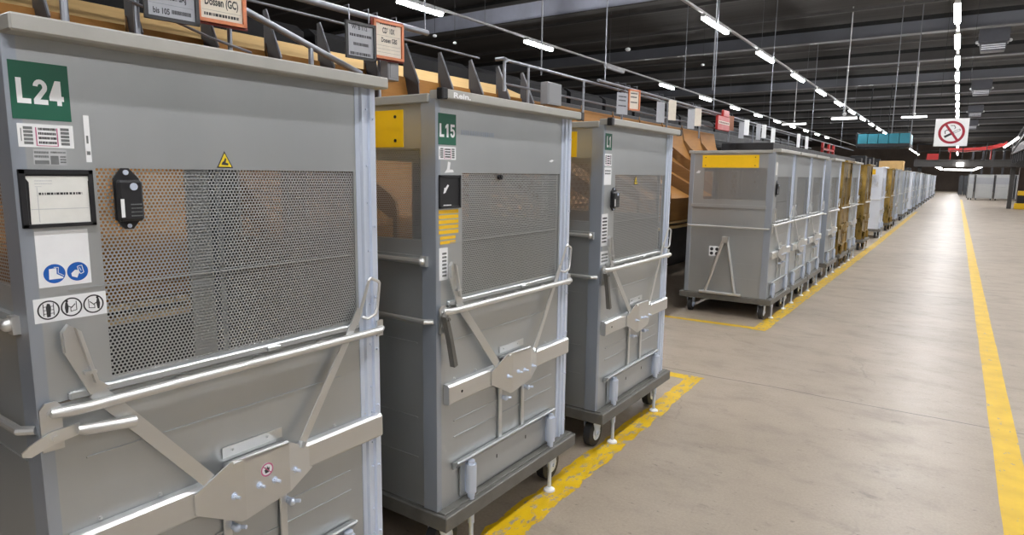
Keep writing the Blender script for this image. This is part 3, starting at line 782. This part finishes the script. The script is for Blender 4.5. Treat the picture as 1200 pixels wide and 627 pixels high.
# fourth cart: towing frame folded up against its near end, sticker, slip
a = MB()
ap = E_(-.005, .885, .03)
for v in (-.245, .165):
    a.tube([E_(-.005 + (.02 if v > 0 else -.02), .885, .03), E_(v * .82 - .005, .275, .03)], .018, 10)
a.tube([E_(-.275, .262, .035), E_(.20, .262, .035)], .017, 10)
a.prism(rect(-.04, .03, .85, .92), E_, .0, .05)
a.build('towing_frame', M['tube'], c4)
label(c4, 'sticker', [(rect(-.195, -.072, .685, .80), 0, 0)] + [(circ((x, z), .02, 10), 1, 1) for x in (-.165, -.105) for z in (.715, .765)], [], [M['white'], M['ink']], fn=E_, d=-.004)
label(c4, 'slip', [([(-.40, 1.635), (-.37, 1.665), (-.345, 1.66), (-.355, 1.632)], 0, 0)], [], [M['white']], fn=E_, d=-.004)
label(c4, 'small_label', [(rect(.05, .13, 1.62, 1.76), 0, 0)], [], [M['paper']])
tracker(c4, .09, .17, 1.38, 1.56)

# cardboard box on a far cart
b = MB(); b.box(-2.55, -1.75, 28.7, 29.5, 1.90, 2.26, .01); b.box(-2.56, -1.74, 29.08, 29.12, 2.255, 2.263, 0)
tag(b.build('cardboard_box', M['box']), 'tan cardboard box lying on top of a distant silver roll cart', 'box')

# ------------------------------------------------------------------ sorting machine behind the carts
XR_ = -4.2
prof = [(-3.12, 1.30), (-3.55, 1.52), (-3.95, 1.74), (-4.22, 1.95), (-4.36, 2.22), (-4.42, 2.50)]
def chute(fins=(.0, .5), ft=2.80):
    root = empty('parcel_chute')
    W = 1.0
    t = MB(); vs = []; fs = []
    for x, z in prof:
        for y in (.02, W - .02):
            vs += [(x, y, z), (x - .012, y, z - .02)]
    for i in range(len(prof) - 1):
        k = 4 * i
        fs += [(k, k + 2, k + 6, k + 4), (k + 1, k + 5, k + 7, k + 3), (k, k + 4, k + 5, k + 1), (k + 2, k + 3, k + 7, k + 6)]
    fs += [(0, 1, 3, 2), (len(vs) - 4, len(vs) - 2, len(vs) - 1, len(vs) - 3)]
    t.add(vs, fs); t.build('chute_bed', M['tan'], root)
    # side board: follows the bed, rounded front corner
    top = [(x, z + (.17 if i < 4 else .06)) for i, (x, z) in enumerate(prof)]
    side = [(-3.06, .99), (-3.06, 1.34), (-3.075, 1.41), (-3.12, 1.455)] + top[1:] + [(-4.46, 2.20), (-4.3, 1.75), (-4.0, 1.50), (-3.6, 1.22), (-3.3, 1.02)]
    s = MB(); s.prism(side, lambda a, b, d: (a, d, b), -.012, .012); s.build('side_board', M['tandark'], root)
    # front board
    f = MB(); f.box(-3.10, -3.085, .02, W - .02, 1.0, 1.30, .003); f.build('front_board', M['tan'], root)
    for y in fins:
        g = MB(); g.prism([(-4.43, 2.30), (-4.44, 2.42), (-4.44, ft), (-4.41, ft), (-4.25, 2.44), (-4.22, 2.10)], lambda a, b, d: (a, d, b), y - .006, y + .006)
        fin = g.build('divider_fin', M['fin'], root)
        MB().tube([(-4.41, y, ft + .003), (-4.245, y, 2.435)], .009, 6).build('edge_tube', M['rail'], fin)
    return root
GC = 'parcel chutes of the sorting machine'
ch = chute(); chl = chute(())
used = set()
NCH = 14
def chute_label(i):
    if i < 3: return 'tan chute of the sorting machine rising behind the L24 cart'
    if i < 6: return 'tan chute of the sorting machine rising behind the L15 cart and its neighbour'
    if i < 11: return 'tan board chute in the gap before the far row of carts'
    return 'tan chute of the sorting machine rising behind the first grey carts of the far row'
for i in range(NCH):
    pr_ = ch if i < 7 else chl
    c = copy_tree(pr_) if pr_.name in used else pr_; used.add(pr_.name)
    c.location = (0, .1 + i * 1.0, 0); tag(c, chute_label(i), 'chute', GC)
b = MB()
b.box(-3.14, -3.06, -.4, 14.2, .90, .935, .004); b.box(-3.14, -3.06, -.4, 14.2, .965, .99, .004)
for k in range(8): b.box(-3.14, -3.06, -.35 + 2 * k, -.29 + 2 * k, .90, .99, .003)
fr = b.build('chute_frame', M['tanlight']); tag(fr, 'pale beige rail frame running under the tan chutes', 'frame')
for k in range(5):
    y = .6 + 3. * k
    MB().box(-3.9, -3.84, y, y + .06, 0, .96, .003).build('leg', M['dark'], fr)
b = MB(); b.box(-6.3, -4.05, -2, 60, .02, .98, .01); b.box(-6.3, -4.56, -2, 60, .98, 2.30, .01)
b.box(-6.2, -4.56, -2, 60, 2.30, 2.42, .01); b.box(-6.2, -5.2, -2, 60, 2.42, 2.72, .01)
sm = b.build('sorting_machine', M['dark']); tag(sm, 'long dark parcel sorting machine behind the tan chutes', 'machine')
b = MB(); b.prism([(-4.57, 2.48), (-5.15, 2.73), (-5.15, 2.76), (-4.57, 2.52)], lambda a, z, d: (a, d, z), -2, 7.2); b.build('deck_board', M['tanlight'], sm)
for k in range(22):
    y = -.8 + 1.25 * k
    q = MB(); q.prism([(-5.22, 2.72), (-5.22, 2.90), (-5.32, 2.97), (-5.9, 2.97), (-6.0, 2.72)], lambda a, z, d: (a, d, z), y, y + 1.12)
    q.build('carrier_cover', M['cover'], sm)
# dark machine run beyond the chutes
b = MB(); b.box(-4.5, -3.0, 14.6, 60, 1.95, 2.10, .01); b.box(-4.4, -3.3, 14.6, 60, 2.10, 2.33, .01)
for k in range(15): b.box(-3.2, -3.1, 15 + 3 * k, 15.1 + 3 * k, 0, 1.95, 0)
for k in range(24): b.box(-3.5 - .3 * random.random(), -3.1, 28 + 1.4 * k, 28.5 + 1.4 * k, 2.1, 2.3 + .2 * random.random(), .01)
tag(b.build('conveyor_line', M['dark']), 'dark conveyor line continuing beyond the tan chutes', 'conveyor')

# rails
r_ = MB(); r_.tube([(-4.12, -1., 2.865), (-4.12, 4.58, 2.865)], .026, 12)
r_.tube([(-4.12, 8.0, 2.865), (-4.12, 34, 2.865)], .02, 8)
for y in (1.2, 2.9, 4.55): r_.tube([(-4.12, y, 2.865), (-4.12, y, ZC)], .006, 6)
for y in (8.2, 13., 17.6, 23.4, 30): r_.tube([(-4.12, y, 2.865), (-4.12, y, ZC)], .008, 6)
tag(r_.build('sign_rail', M['rail']), 'long grey tube rail carrying the hanging signs', 'rail')
r_ = MB(); r_.tube([(-4.32, -1., 2.815), (-4.32, 5.62, 2.815)], .011, 8)
tag(r_.build('fin_rail', M['rail']), 'thin grey rail running along the tops of the divider fins', 'rail')
h = MB()
h.tube([(-4.2, 5.92, 2.50), (-4.2, 5.92, 2.81), (-4.2, 5.98, 2.835), (-4.2, 24, 2.835)], .019, 10)
h.tube([(-4.28, 5.86, 2.835), (-4.2, 5.90, 2.845), (-4.2, 5.98, 2.835)], .019, 10)
hr = h.build('handrail', M['rail']); tag(hr, 'grey tube handrail starting above the L15 cart', 'handrail')
h = MB(); h.tube([(-4.2, 5.92, 2.58), (-4.2, 24, 2.58)], .013, 8); h.build('middle_rail', M['rail'], hr)
for y in (6.40, 7.74, 8.95, 10.75, 12.45, 14.4, 16.4, 18.45, 20.4, 22.4):
    MB().tube([(-4.2, y, 2.32 if y < 14 else 2.345), (-4.2, y, 2.83)], .016, 8).build('rail_post', M['rail'], hr)
h = MB(); h.tube([(-4.155, 2.50, 2.765), (-4.155, 3.80, 2.405)], .024, 12); h.tube([(-4.155, 3.3, 2.54), (-4.155, 3.3, 2.1)], .02, 8)
tag(h.build('sloping_handrail', M['rail']), 'grey tube handrail sloping down behind the L24 cart', 'handrail')
# uprights and small plates on the machine
for i, (y, x, z1, r, l) in enumerate(((1.66, -4.2, 3.2, .022, 'grey upright post behind the left end of the L24 cart'), (2.05, -4.2, 3.2, .018, 'grey upright post between the two nearest signs and the L24 plate'), (2.66, -4.2, 2.75, .016, 'short post holding the cut off orange sign'), (4.05, -4.2, 2.62, .014, 'short post holding the whole orange sign'))):
    tag(MB().tube([(x, y, 2.15), (x, y, z1)], r, 10).build('upright_post', M['rail']), l, 'post')
for y0, y1, z0, z1, l in ((4.03, 4.16, 2.38, 2.55, 'small grey control box below the whole orange sign'), (6.62, 6.95, 2.42, 2.68, 'large grey control box behind the handrail')):
    b = MB(); b.box(-4.17, -4.07, y0, y1, z0, z1, .006); b.box(-4.07, -4.065, y0 + .02, y1 - .02, z0 + .02, z1 - .02, .002)
    tag(b.build('control_box', M['box2']), l, 'box')
r_ = MB(); r_.tube([(-4.17, 1.50, 2.70), (-4.17, 1.95, 2.61), (-4.17, 2.5, 2.47), (-4.17, 2.8, 2.42)], .009, 6)
tag(r_.build('cable', M['rail']), 'thin cable sagging behind the L24 cart', 'cable')

# hanging signs
def sign(y, zc, w, h, frame, paper, lines, lab, rz=-.12, post=None, thick=.018, hang=True, name='hanging_sign'):
    root = empty(name, (-4.04, y * .965, zc - .03), rz, lab, 'sign', 'signs on the rail')
    fn = lambda a, b, d: (d, a, b)
    b = MB(); fwid = .022 if frame else 0
    if frame:
        for r in (rect(-w / 2, w / 2, h / 2 - fwid, h / 2), rect(-w / 2, w / 2, -h / 2, -h / 2 + fwid), rect(-w / 2, -w / 2 + fwid, -h / 2, h / 2), rect(w / 2 - fwid, w / 2, -h / 2, h / 2)): b.prism(r, fn, 0, thick)
        b.prism(rect(-w / 2 + .004, w / 2 - .004, -h / 2 + .004, h / 2 - .004), fn, -.006, 0)
        b.build('frame', M[frame], root)
    p = MB(); p.prism(rect(-w / 2 + fwid * .9, w / 2 - fwid * .9, -h / 2 + fwid * .9, h / 2 - fwid * .9), fn, -.0, .003)
    iw = w / 2 - fwid - .012
    for L in lines:
        if L[0] == 'text': text_into(p, L[1], (iw * L[2], iw * L[3], h / 2 * L[4], h / 2 * L[5]), fn, .0036, 1, .03)
        elif L[0] == 'rule': p.prism(rect(-iw, iw, h / 2 * L[1], h / 2 * L[1] + .0018), fn, .003, .0034, 2)
        else:
            for pts, _, _ in bars(iw * L[1], iw * L[2], h / 2 * L[3], h / 2 * L[4], 1, 0, 0, L[5], fill=.8): p.prism(pts, fn, .003, .0036, 1)
    p.build('sheet', [M[paper], M['ink'], M['inkgrey']], root, smooth=False)
    if hang:
        top = 2.865 - zc + .03
        for a in (-w * .32, w * .32): MB().tube([(-.010, a, h / 2 - .02), (-.014, a, top + .035), (-.08, a, top + .035)], .004, 6).build('hanger', M['rail'], root)
    return root
big = [('text', 'Dossen', -.75, .8, .50, .75), ('rule', .36), ('text', 'Dossen (GC)', -.8, .85, -.15, .2), ('rule', -.38), ('bars', -.9, .9, -.72, -.52, 3)]
grey = [('text', 'Dossen', -.6, .8, .60, .80), ('rule', .40), ('text', 'Dossen SAJ', -.5, .7, -.02, .25), ('rule', -.28), ('bars', -.9, .9, -.75, -.50, 4)]
sign(2.26, 2.70, .32, .36, 'black', 'greypaper', [('text', 'Dossen', -.6, .8, .60, .80), ('rule', .40), ('text', 'Dossen SAJ', -.5, .7, -.36, -.08), ('rule', -.46), ('text', 'bis 105', -.85, -.1, -.78, -.58), ('bars', .0, .9, -.76, -.60, 4)], 'grey paper sign in a black frame, partly cut off, above the L24 plate')
s = sign(2.60, 2.76, .32, .38, 'orange', 'cream', [('text', 'Dossen', -.75, .8, .50, .75), ('rule', .22), ('text', 'Dossen (GC)', -.85, .88, -.52, -.16), ('rule', -.60), ('bars', -.9, .9, -.80, -.68, 3)], 'orange framed sign with cream paper, cut off by the top edge, above the L24 cart')
b = MB(); b.box(-.012, -.004, -.175, .175, -.205, .20, .003); b.build('back_frame', M['rust'], s)
sign(3.83, 2.665, .29, .285, 'black', 'greypaper', [('text', 'W: B 112', -.75, .6, .60, .82), ('bars', -.9, .95, .18, .36, 5), ('bars', -.6, .7, -.30, -.10, 6), ('bars', -.9, .9, -.82, -.62, 7)], 'grey paper sign in a black frame hanging at the right end of the L24 cart')
s = sign(4.15, 2.72, .31, .305, 'orange', 'cream', [('bars', -.7, .7, .78, .86, 2), ('text', 'CD* 10X', -.5, .55, .36, .68), ('rule', .22), ('text', 'Dossen GBS', -.6, .75, -.12, .14), ('rule', -.30), ('rule', -.48), ('rule', -.66)], 'orange framed sign with cream paper, whole, above the gap between L24 and L15')
b = MB(); b.box(-.012, -.004, -.172, .168, -.165, .17, .003); b.build('back_frame', M['rust'], s)
small = [('bars', -.8, .8, .55, .70, 1), ('bars', -.8, .7, .20, .35, 2), ('bars', -.8, .8, -.30, -.15, 3)]
sign(8.92, 2.64, .23, .30, None, 'greypaper', small, 'grey sheet hanging at a slant above the third cart', rz=-.30)
sign(9.33, 2.725, .25, .30, 'orange', 'cream', small, 'cream sheet in a thin orange frame above the third cart', rz=-.30)
for y, z, p, l, hh in ((10.42, 2.64, 'greypaper', 'grey sheet nearest the gap between third cart and far row', .32), (10.95, 2.715, 'cream', 'pale pinkish sheet hanging over the gap before the far row', .33), (11.92, 2.64, 'greypaper', 'second grey sheet hanging over the gap before the far row', .34), (12.30, 2.70, 'cream', 'pale pinkish sheet left of the big red panel', .32),
                  (14.48, 2.74, 'orangepaper', 'small orange sheet right of the big red panel', .30), (15.32, 2.64, 'greypaper', 'grey sheet after the small orange one on the rail', .34), (15.75, 2.73, 'white', 'white sheet after the small orange one on the rail', .34), (16.85, 2.69, 'greypaper', 'grey sheet of the pair above the yellow end plate', .36), (17.4, 2.74, 'white', 'white sheet of the pair above the yellow end plate', .32),
                  (18.4, 2.66, 'white', 'tilted white sheet above the right end of the yellow plate', .42), (21.75, 2.72, 'white', 'white sheet second from last along the sign rail', .40), (23.1, 2.70, 'white', 'last white sheet along the sign rail', .42)):
    sign(y, z, .20, hh, None, p, [], l, rz=-.30)
b = MB(); b.box(-4.05, -4.00, 12.95, 13.75, 2.52, 2.80, .01); b.box(-3.999, -3.995, 12.98, 13.72, 2.64, 2.70, 0, 1)
for k in range(6): b.box(-3.995, -3.99, 13.02 + .115 * k, 13.10 + .115 * k, 2.655, 2.685, 0, 2)
b.box(-4.05, -4.00, 13.3, 13.7, 2.80, 2.93, .01)
tag(b.build('red_banner', [M['redp'], M['cream'], M['rust']]), 'red panel with a cream stripe hanging beyond the third cart', 'sign')
b = MB(); b.box(-4.0, -3.93, 24.7, 27.2, 2.56, 2.62, 0); b.box(-4.0, -3.93, 24.7, 24.85, 2.34, 2.8, 0); b.box(-4.0, -3.93, 26., 26.15, 2.34, 2.8, 0); b.box(-4.0, -3.93, 27.05, 27.2, 2.34, 2.8, 0)
tag(b.build('red_barrier', M['redp']), 'small red barrier on the machine above the far grey carts', 'barrier')

# ------------------------------------------------------------------ lamps
def lamp_proto(L, off=False):
    root = empty('hanging_lamp')
    b = MB(); b.box(-.045, .045, -L / 2 - .05, L / 2 + .05, .03, .085, .008); b.build('housing', M['housing'], root)
    d = MB(); d.prism([(-.048, .03), (-.048, -.005), (-.030, -.022), (.030, -.022), (.048, -.005), (.048, .03)], lambda a, z, y: (a, y, z), -L / 2, L / 2)
    d.build('diffuser', M['lampoff'] if off else M['lamp'], root, smooth=False)
    return root
l15 = lamp_proto(1.5); l11 = lamp_proto(1.15); loff = lamp_proto(1.15, True)
def lamps(proto, x, ys, lab, g):
    global_first = proto.location.length == 0 and 'category' not in proto.keys()
    for i, y in enumerate(ys):
        o = proto if (i == 0 and 'category' not in proto.keys()) else copy_tree(proto)
        o.location = (x, y, 4.6); tag(o, lab, 'lamp', g)
lamps(l15, -.28, [14.8 + 2.95 * k for k in range(-7, 29)], 'white strip lamp in the straight line of lamps over the aisle', 'lamps over the aisle')
lamps(l15, -4.31, [13.45 + 4.1 * k for k in range(-2, 21)], 'white strip lamp in the lamp line running over the carts', 'lamps over the carts')
lamps(l11, -8.46, [9.23 + 4.1 * k for k in (-2, -1, 0, 1, 3, 4, 5, 6, 7, 8, 9, 10, 11)], 'white strip lamp in the lamp line over the sorting machine', 'lamps over the machine')
lamps(loff, -8.46, [17.43], 'unlit strip lamp in the lamp line over the sorting machine', None)
lamps(l15, 4.0, [2.5 + 4.1 * k for k in range(-2, 15)], 'white strip lamp in the lamp line right of the aisle', 'lamps right of the aisle')
for x, l in ((-.28, 'straight over the aisle'), (-4.31, 'over the carts'), (-8.46, 'over the sorting machine'), (4.0, 'right of the aisle')):
    b = MB(); b.box(x - .03, x + .03, -8, 80, 4.685, 4.725, .004)
    for k in range(30):
        y = -6.5 + 2.95 * k
        if k % 2 == 0: b.tube([(x, y, 4.72), (x, y, ZC)], .004, 6, 1)
    tag(b.build('lamp_trunking', [M['housing'], M['rod']]), 'grey trunking carrying the lamps ' + l, 'trunking')
def hung(x, y, z, L, lab):
    root = empty('pendant_lamp', (x, y, z), 0, lab, 'lamp')
    b = MB(); b.box(-L / 2, L / 2, -.04, .04, .02, .06, .005); b.tube([(0, 0, .06), (0, 0, ZC - z)], .014, 8); b.sphere((-.0, 0, .12), .05)
    b.build('housing', M['housing'], root)
    b = MB(); b.box(-L / 2, L / 2, -.045, .045, -.02, .02, .004); b.build('diffuser', M['farlamp'], root)
hung(-2.72, 20., 3.21, .62, 'white tube lamp hanging crosswise on a long rod')
hung(-1.62, 30., 3.98, .85, 'white tube lamp hanging crosswise left of the no smoking sign')
hung(-6.0, 30., 3.85, .95, 'white tube lamp hanging crosswise over the far machine')
# rods, sensors, heaters
for x, y, z0, l in ((-5.03, 8., 3.0, 'thin rod hanging from the ceiling over the handrail start'), (-1.55, 20., 2.78, 'thin rod hanging from the ceiling in front of the teal cover'), (-1.11, 20., 2.45, 'thin rod hanging from the ceiling just left of the no smoking sign'), (-6.2, 17., 3.9, 'thin rod hanging between lamp lines, over the machine'), (-3.2, 10., 2.9, 'thin rod hanging over the gap before the far row')):
    tag(MB().tube([(x, y, z0), (x, y, ZC)], .011, 8).build('hanging_rod', M['rod']), l, 'rod')
for x, y, z, r, l in ((-7.3, 8.3, 3.83, .035, 'small white sensor hanging near the top lamp line'), (-7.95, 9.6, 4.0, .035, 'small white sensor cube left of the large beam'), (-7.4, 16., 4.85, .07, 'white ceiling dome above the lamp line over the carts'), (-5.9, 17.5, 4.55, .05, 'small white sensor below the lamp line over the carts')):
    b = MB(); b.sphere((x, y, z), r, (1, 1, .7)); b.tube([(x, y, z), (x, y, ZC)], .003, 6, 1)
    tag(b.build('ceiling_sensor', [M['white'], M['dark']]), l, 'sensor')
for i, (y, z) in enumerate(((21.9, 5.02), (32.5, 4.98), (43.0, 4.95), (53.5, 4.95))):
    b = MB(); b.box(.12, .80, y, y + .5, z + .22, z + .58, .01); b.prism([(.16, z + .20), (.76, z + .20), (.72, z), (.20, z)], lambda a, c, d: (a, d, c), y + .02, y + .45)
    for k in range(3): b.box(.20, .72, y + .01, y + .02, z + .04 + .05 * k, z + .065 + .05 * k, 0, 1)
    for s in (.08, .80): b.sphere((s + .02, y + .1, z + .25), .045, mi=1)
    for s in (.2, .72): b.tube([(s, y + .25, z + .55), (s, y + .25, ZC)], .01, 6)
    tag(b.build('ceiling_heater', [M['fin'], M['lampoff']]), ('nearest', 'second', 'third', 'farthest')[i] + ' grey ceiling heater right of the aisle lamps', 'heater', 'ceiling heaters')

# no smoking sign
ns = empty('no_smoking_sign', (-.235, 20., 2.775), math.radians(6), 'square white no smoking sign with red ring hanging over the aisle', 'sign')
fn = lambda a, b, d: (a, -d, b)
b = MB(); b.box(-.36, .355, -.006, .006, -.345, .345, .002); b.build('board', M['white'], ns)
b = MB(); cx = .0
b.ring((cx, .0), .225, .285, fn, .0065, .009, 0, 48)
b.strip([(-.13, .19), (.13, -.19)], .055, fn, .0092, .0105, 0)
b.strip([(-.12, -.10), (-.02, -.045)], .055, fn, .007, .008, 1)
b.strip([(.06, .0), (.16, .055)], .050, fn, .007, .008, 1); b.strip([(.06, .0), (.155, .053)], .030, fn, .0082, .0088, 2)
b.strip([(-.13, -.03), (-.14, .03), (-.10, .06), (-.05, .05)], .018, fn, .007, .008, 1)
b.strip([(-.02, .17), (.05, .17), (.075, .12), (.06, .09)], .014, fn, .007, .008, 1)
b.build('symbol', [M['red'], M['ink'], M['white']], ns, smooth=False)
for a in (-.30, .28): MB().tube([(a, 0, .34), (a, 0, ZC - 2.775)], .004, 6).build('hanger', M['dark'], ns)

# teal covered conveyor bridge
b = MB(); y0 = 35.
tc = empty('hanging_conveyor', (-2.95, y0, 3.05), 0, 'teal covered overhead conveyor left of the no smoking sign', 'conveyor')
for k in range(5): MB().box(-1.15 + k * .43, -1.15 + k * .43 + .415, 0, 2.2, .16, .62, .01).build('cover_panel', M['teal'], tc)
b.box(-1.15, 1.0, -.02, 2.25, 0, .16, .01); b.box(-1.22, -1.17, -.02, 2.2, 0, .70, .01); b.build('body', M['dark'], tc)
for k in range(3): MB().tube([(-.8 + .8 * k, 1., .6), (-.8 + .8 * k, 1., ZC - 3.05)], .02, 6).build('hanger', M['dark'], tc)

# ------------------------------------------------------------------ far end
mz = MB(); mz.box(-2.2, 9, 44.8, 46.4, 2.30, 2.66, .01); mz.box(-2.2, 9, 44.75, 46.45, 2.66, 2.70, .004)
for x in (-2.0, 2.4, 6.5): mz.box(x, x + .2, 45.2, 45.6, 0, 2.3, .01)
mzo = mz.build('footbridge', M['beamdark']); tag(mzo, 'grey footbridge crossing the far end of the aisle', 'bridge')
r_ = MB()
for k in range(10): r_.tube([(-2.1 + 1.1 * k, 44.85, 2.7), (-2.1 + 1.1 * k, 44.85, 3.6)], .025, 6)
r_.tube([(-2.1, 44.85, 3.6), (8, 44.85, 3.6)], .025, 6); r_.tube([(-2.1, 44.85, 3.2), (8, 44.85, 3.2)], .02, 6); r_.build('railing', M['dark'], mzo)
b = MB(); P = [(-.6, 3.17), (.2, 3.16), (.9, 3.20), (1.5, 3.30), (2.1, 3.50)]
b.prism([(x, z) for x, z in P] + [(x, z + .20) for x, z in P[::-1]], lambda a, z, d: (a, d, z), 45.2, 46.0)
b.box(-.5, -.45, 45.3, 45.9, 2.702, 3.2); b.box(1.4, 1.45, 45.3, 45.9, 2.702, 3.3)
tag(b.build('red_conveyor', M['redp']), 'red conveyor chute lying along the footbridge behind the no smoking sign', 'conveyor')
b = MB(); b.box(-1.62, -1.02, 45.5, 46.2, 2.702, 3.06, .02); tag(b.build('red_cabinet', M['redp']), 'small red cabinet standing on the footbridge', 'cabinet')
fl = empty('hanging_tube_lamp', (0, 0, 0), 0, 'slanting white tube lamp under the footbridge, left of the aisle', 'lamp')
MB().tube([(-1.30, 47.5, 2.46), (-.92, 50.5, 2.24)], .08, 8).build('tube', M['farlamp'], fl)
fl = empty('hanging_tube_lamp', (0, 0, 0), 0, 'slanting white tube lamp under the footbridge, right of the aisle', 'lamp')
MB().tube([(1.65, 50.5, 2.62), (.80, 49.5, 2.2)], .06, 8).build('tube', M['farlamp'], fl)
fl = empty('hanging_tube_lamp', (0, 0, 0), 0, 'level white tube lamp crossing the aisle under the footbridge', 'lamp')
MB().tube([(-.85, 55, 2.26), (.85, 55, 2.24)], .05, 8).build('tube', M['farlamp'], fl)
fl = empty('hanging_tube_lamp', (0, 0, 0), 0, 'short level white lamp above the crossing tube lamp', 'lamp')
MB().box(-.75, .0, 58, 58.1, 2.62, 2.75, .01).build('tube', M['farlamp'], fl)
fl = empty('bridge_mounted_lamp', (0, 0, 0), 0, 'small square white lamp fixed to the footbridge front', 'lamp')
MB().box(-.12, .22, 44.6, 44.74, 2.32, 2.54, .01).build('panel', M['farlamp'], fl)
# mezzanine conveyor on the right
b = MB(); b.box(2.3, 4.2, 34, 44.5, 2.95, 3.35, .01); b.tube([(2.3, 33.8, 3.9), (2.3, 44.5, 3.0)], .05, 6); b.tube([(2.3, 33.8, 4.3), (2.3, 44.5, 3.5)], .04, 6)
for k in range(7): b.box(2.35, 2.5, 36 + 1.4 * k, 36.15 + 1.4 * k, 2.5, 4.2 - .1 * k, 0)
tag(b.build('hanging_overhead_conveyor', M['dark']), 'dark overhead conveyor high on the right side', 'conveyor')
fl = empty('hanging_tube_lamp', (0, 0, 0), 0, 'white tube lamp under the overhead conveyor at the right edge', 'lamp')
MB().tube([(2.02, 46., 3.42), (2.02, 36, 3.42)], .05, 8).build('tube', M['farlamp'], fl)
struct('column_right', MB().box(4.3, 5.2, 66.5, 67.4, 0, ZC), M['column'])
struct('column_right', MB().box(2.9, 3.25, 47.0, 47.35, 0, 2.3), M['column'])
for k in range(7): struct('mezzanine_post', MB().box(.9 + .75 * k, 1.05 + .75 * k, 72, 72.2, 0, 4.6), M['fin'])
# grey transport boxes
def tbox(x, y, w, lab, tilt=0):
    root = empty('transport_box', (x, y, 0), tilt, lab, 'transport box', 'grey transport boxes at the far right')
    b = MB(); b.box(0, w, 0, 1.1, .14, 1.97, .02); b.box(-.01, w + .01, -.015, .02, 1.90, 1.98, .01); b.box(.05, w - .05, -.012, .01, 1.02, 1.12, .01); b.box(.05, w - .05, -.006, .01, .30, .95, .01)
    b.build('body', M['container'], root)
    MB().box(.06, w - .04, -.016, 0, 1.25, 1.75, .005).build('panel', M['greypaper'], root)
    MB().box(0, .035, -.02, .06, .14, 1.95, .004).build('post', M['fin'], root); MB().box(w - .035, w, -.02, .06, .14, 1.95, .004).build('post', M['fin'], root)
    for q in (.12, w - .12): MB().tube([(q - .03, .1, .075), (q + .03, .1, .075)], .075, 12).build('wheel', M['rubber'], root)
tbox(.70, 62.0, .42, 'narrow grey transport box first on the right of the aisle')
tbox(1.18, 62.2, 1.18, 'grey transport box second on the right of the aisle')
tbox(2.42, 62.0, 1.20, 'grey transport box third on the right, next to the brown column')
tbox(3.68, 62.2, 1.20, 'grey transport box at the right edge behind the brown column')
for x, l in ((.15, 'dark covered cart standing farthest left beside the transport boxes'), (.55, 'dark covered cart right beside the narrow grey transport box')):
    b = MB(); b.prism([(0, 0.1), (.36, .1), (.36, 1.8), (.30, 1.98), (.06, 1.98), (0, 1.8)], lambda a, z, d, x=x: (x + a, d, z), 78, 79.)
    for q in (.08, .28):
        for yy in (78.2, 78.8): b.tube([(x + q - .03, yy, .06), (x + q + .03, yy, .06)], .06, 10)
    tag(b.build('covered_cart', M['darkcover']), l, 'cart', 'dark covered carts at the far end')
b = MB(); b.box(2.72, 3.25, 45.0, 45.5, 0, .32, .02); b.box(2.82, 3.2, 45.1, 45.4, .32, .75, .02, 1); b.box(2.82, 3.2, 45.08, 45.42, .75, 1.0, .02, 0)
tag(b.build('column_guard', [M['yellow'], M['black']]), 'yellow and black guard at the foot of the brown column', 'guard')

# ------------------------------------------------------------------ world and view
w = bpy.data.worlds.new('world'); sc.world = w; w.use_nodes = True
w.node_tree.nodes['Background'].inputs[0].default_value = (.8, .85, .95, 1); w.node_tree.nodes['Background'].inputs[1].default_value = .0
vs_ = sc.view_settings; vs_.view_transform = 'Standard'; vs_.look = 'None'; vs_.gamma = 1; vs_.use_curve_mapping = False; vs_.exposure = 1.12
sc.display_settings.display_device = 'sRGB'
cy = sc.cycles
cy.use_denoising = True
cy.max_bounces = 8; cy.diffuse_bounces = 4; cy.glossy_bounces = 4; cy.sample_clamp_indirect = 4.
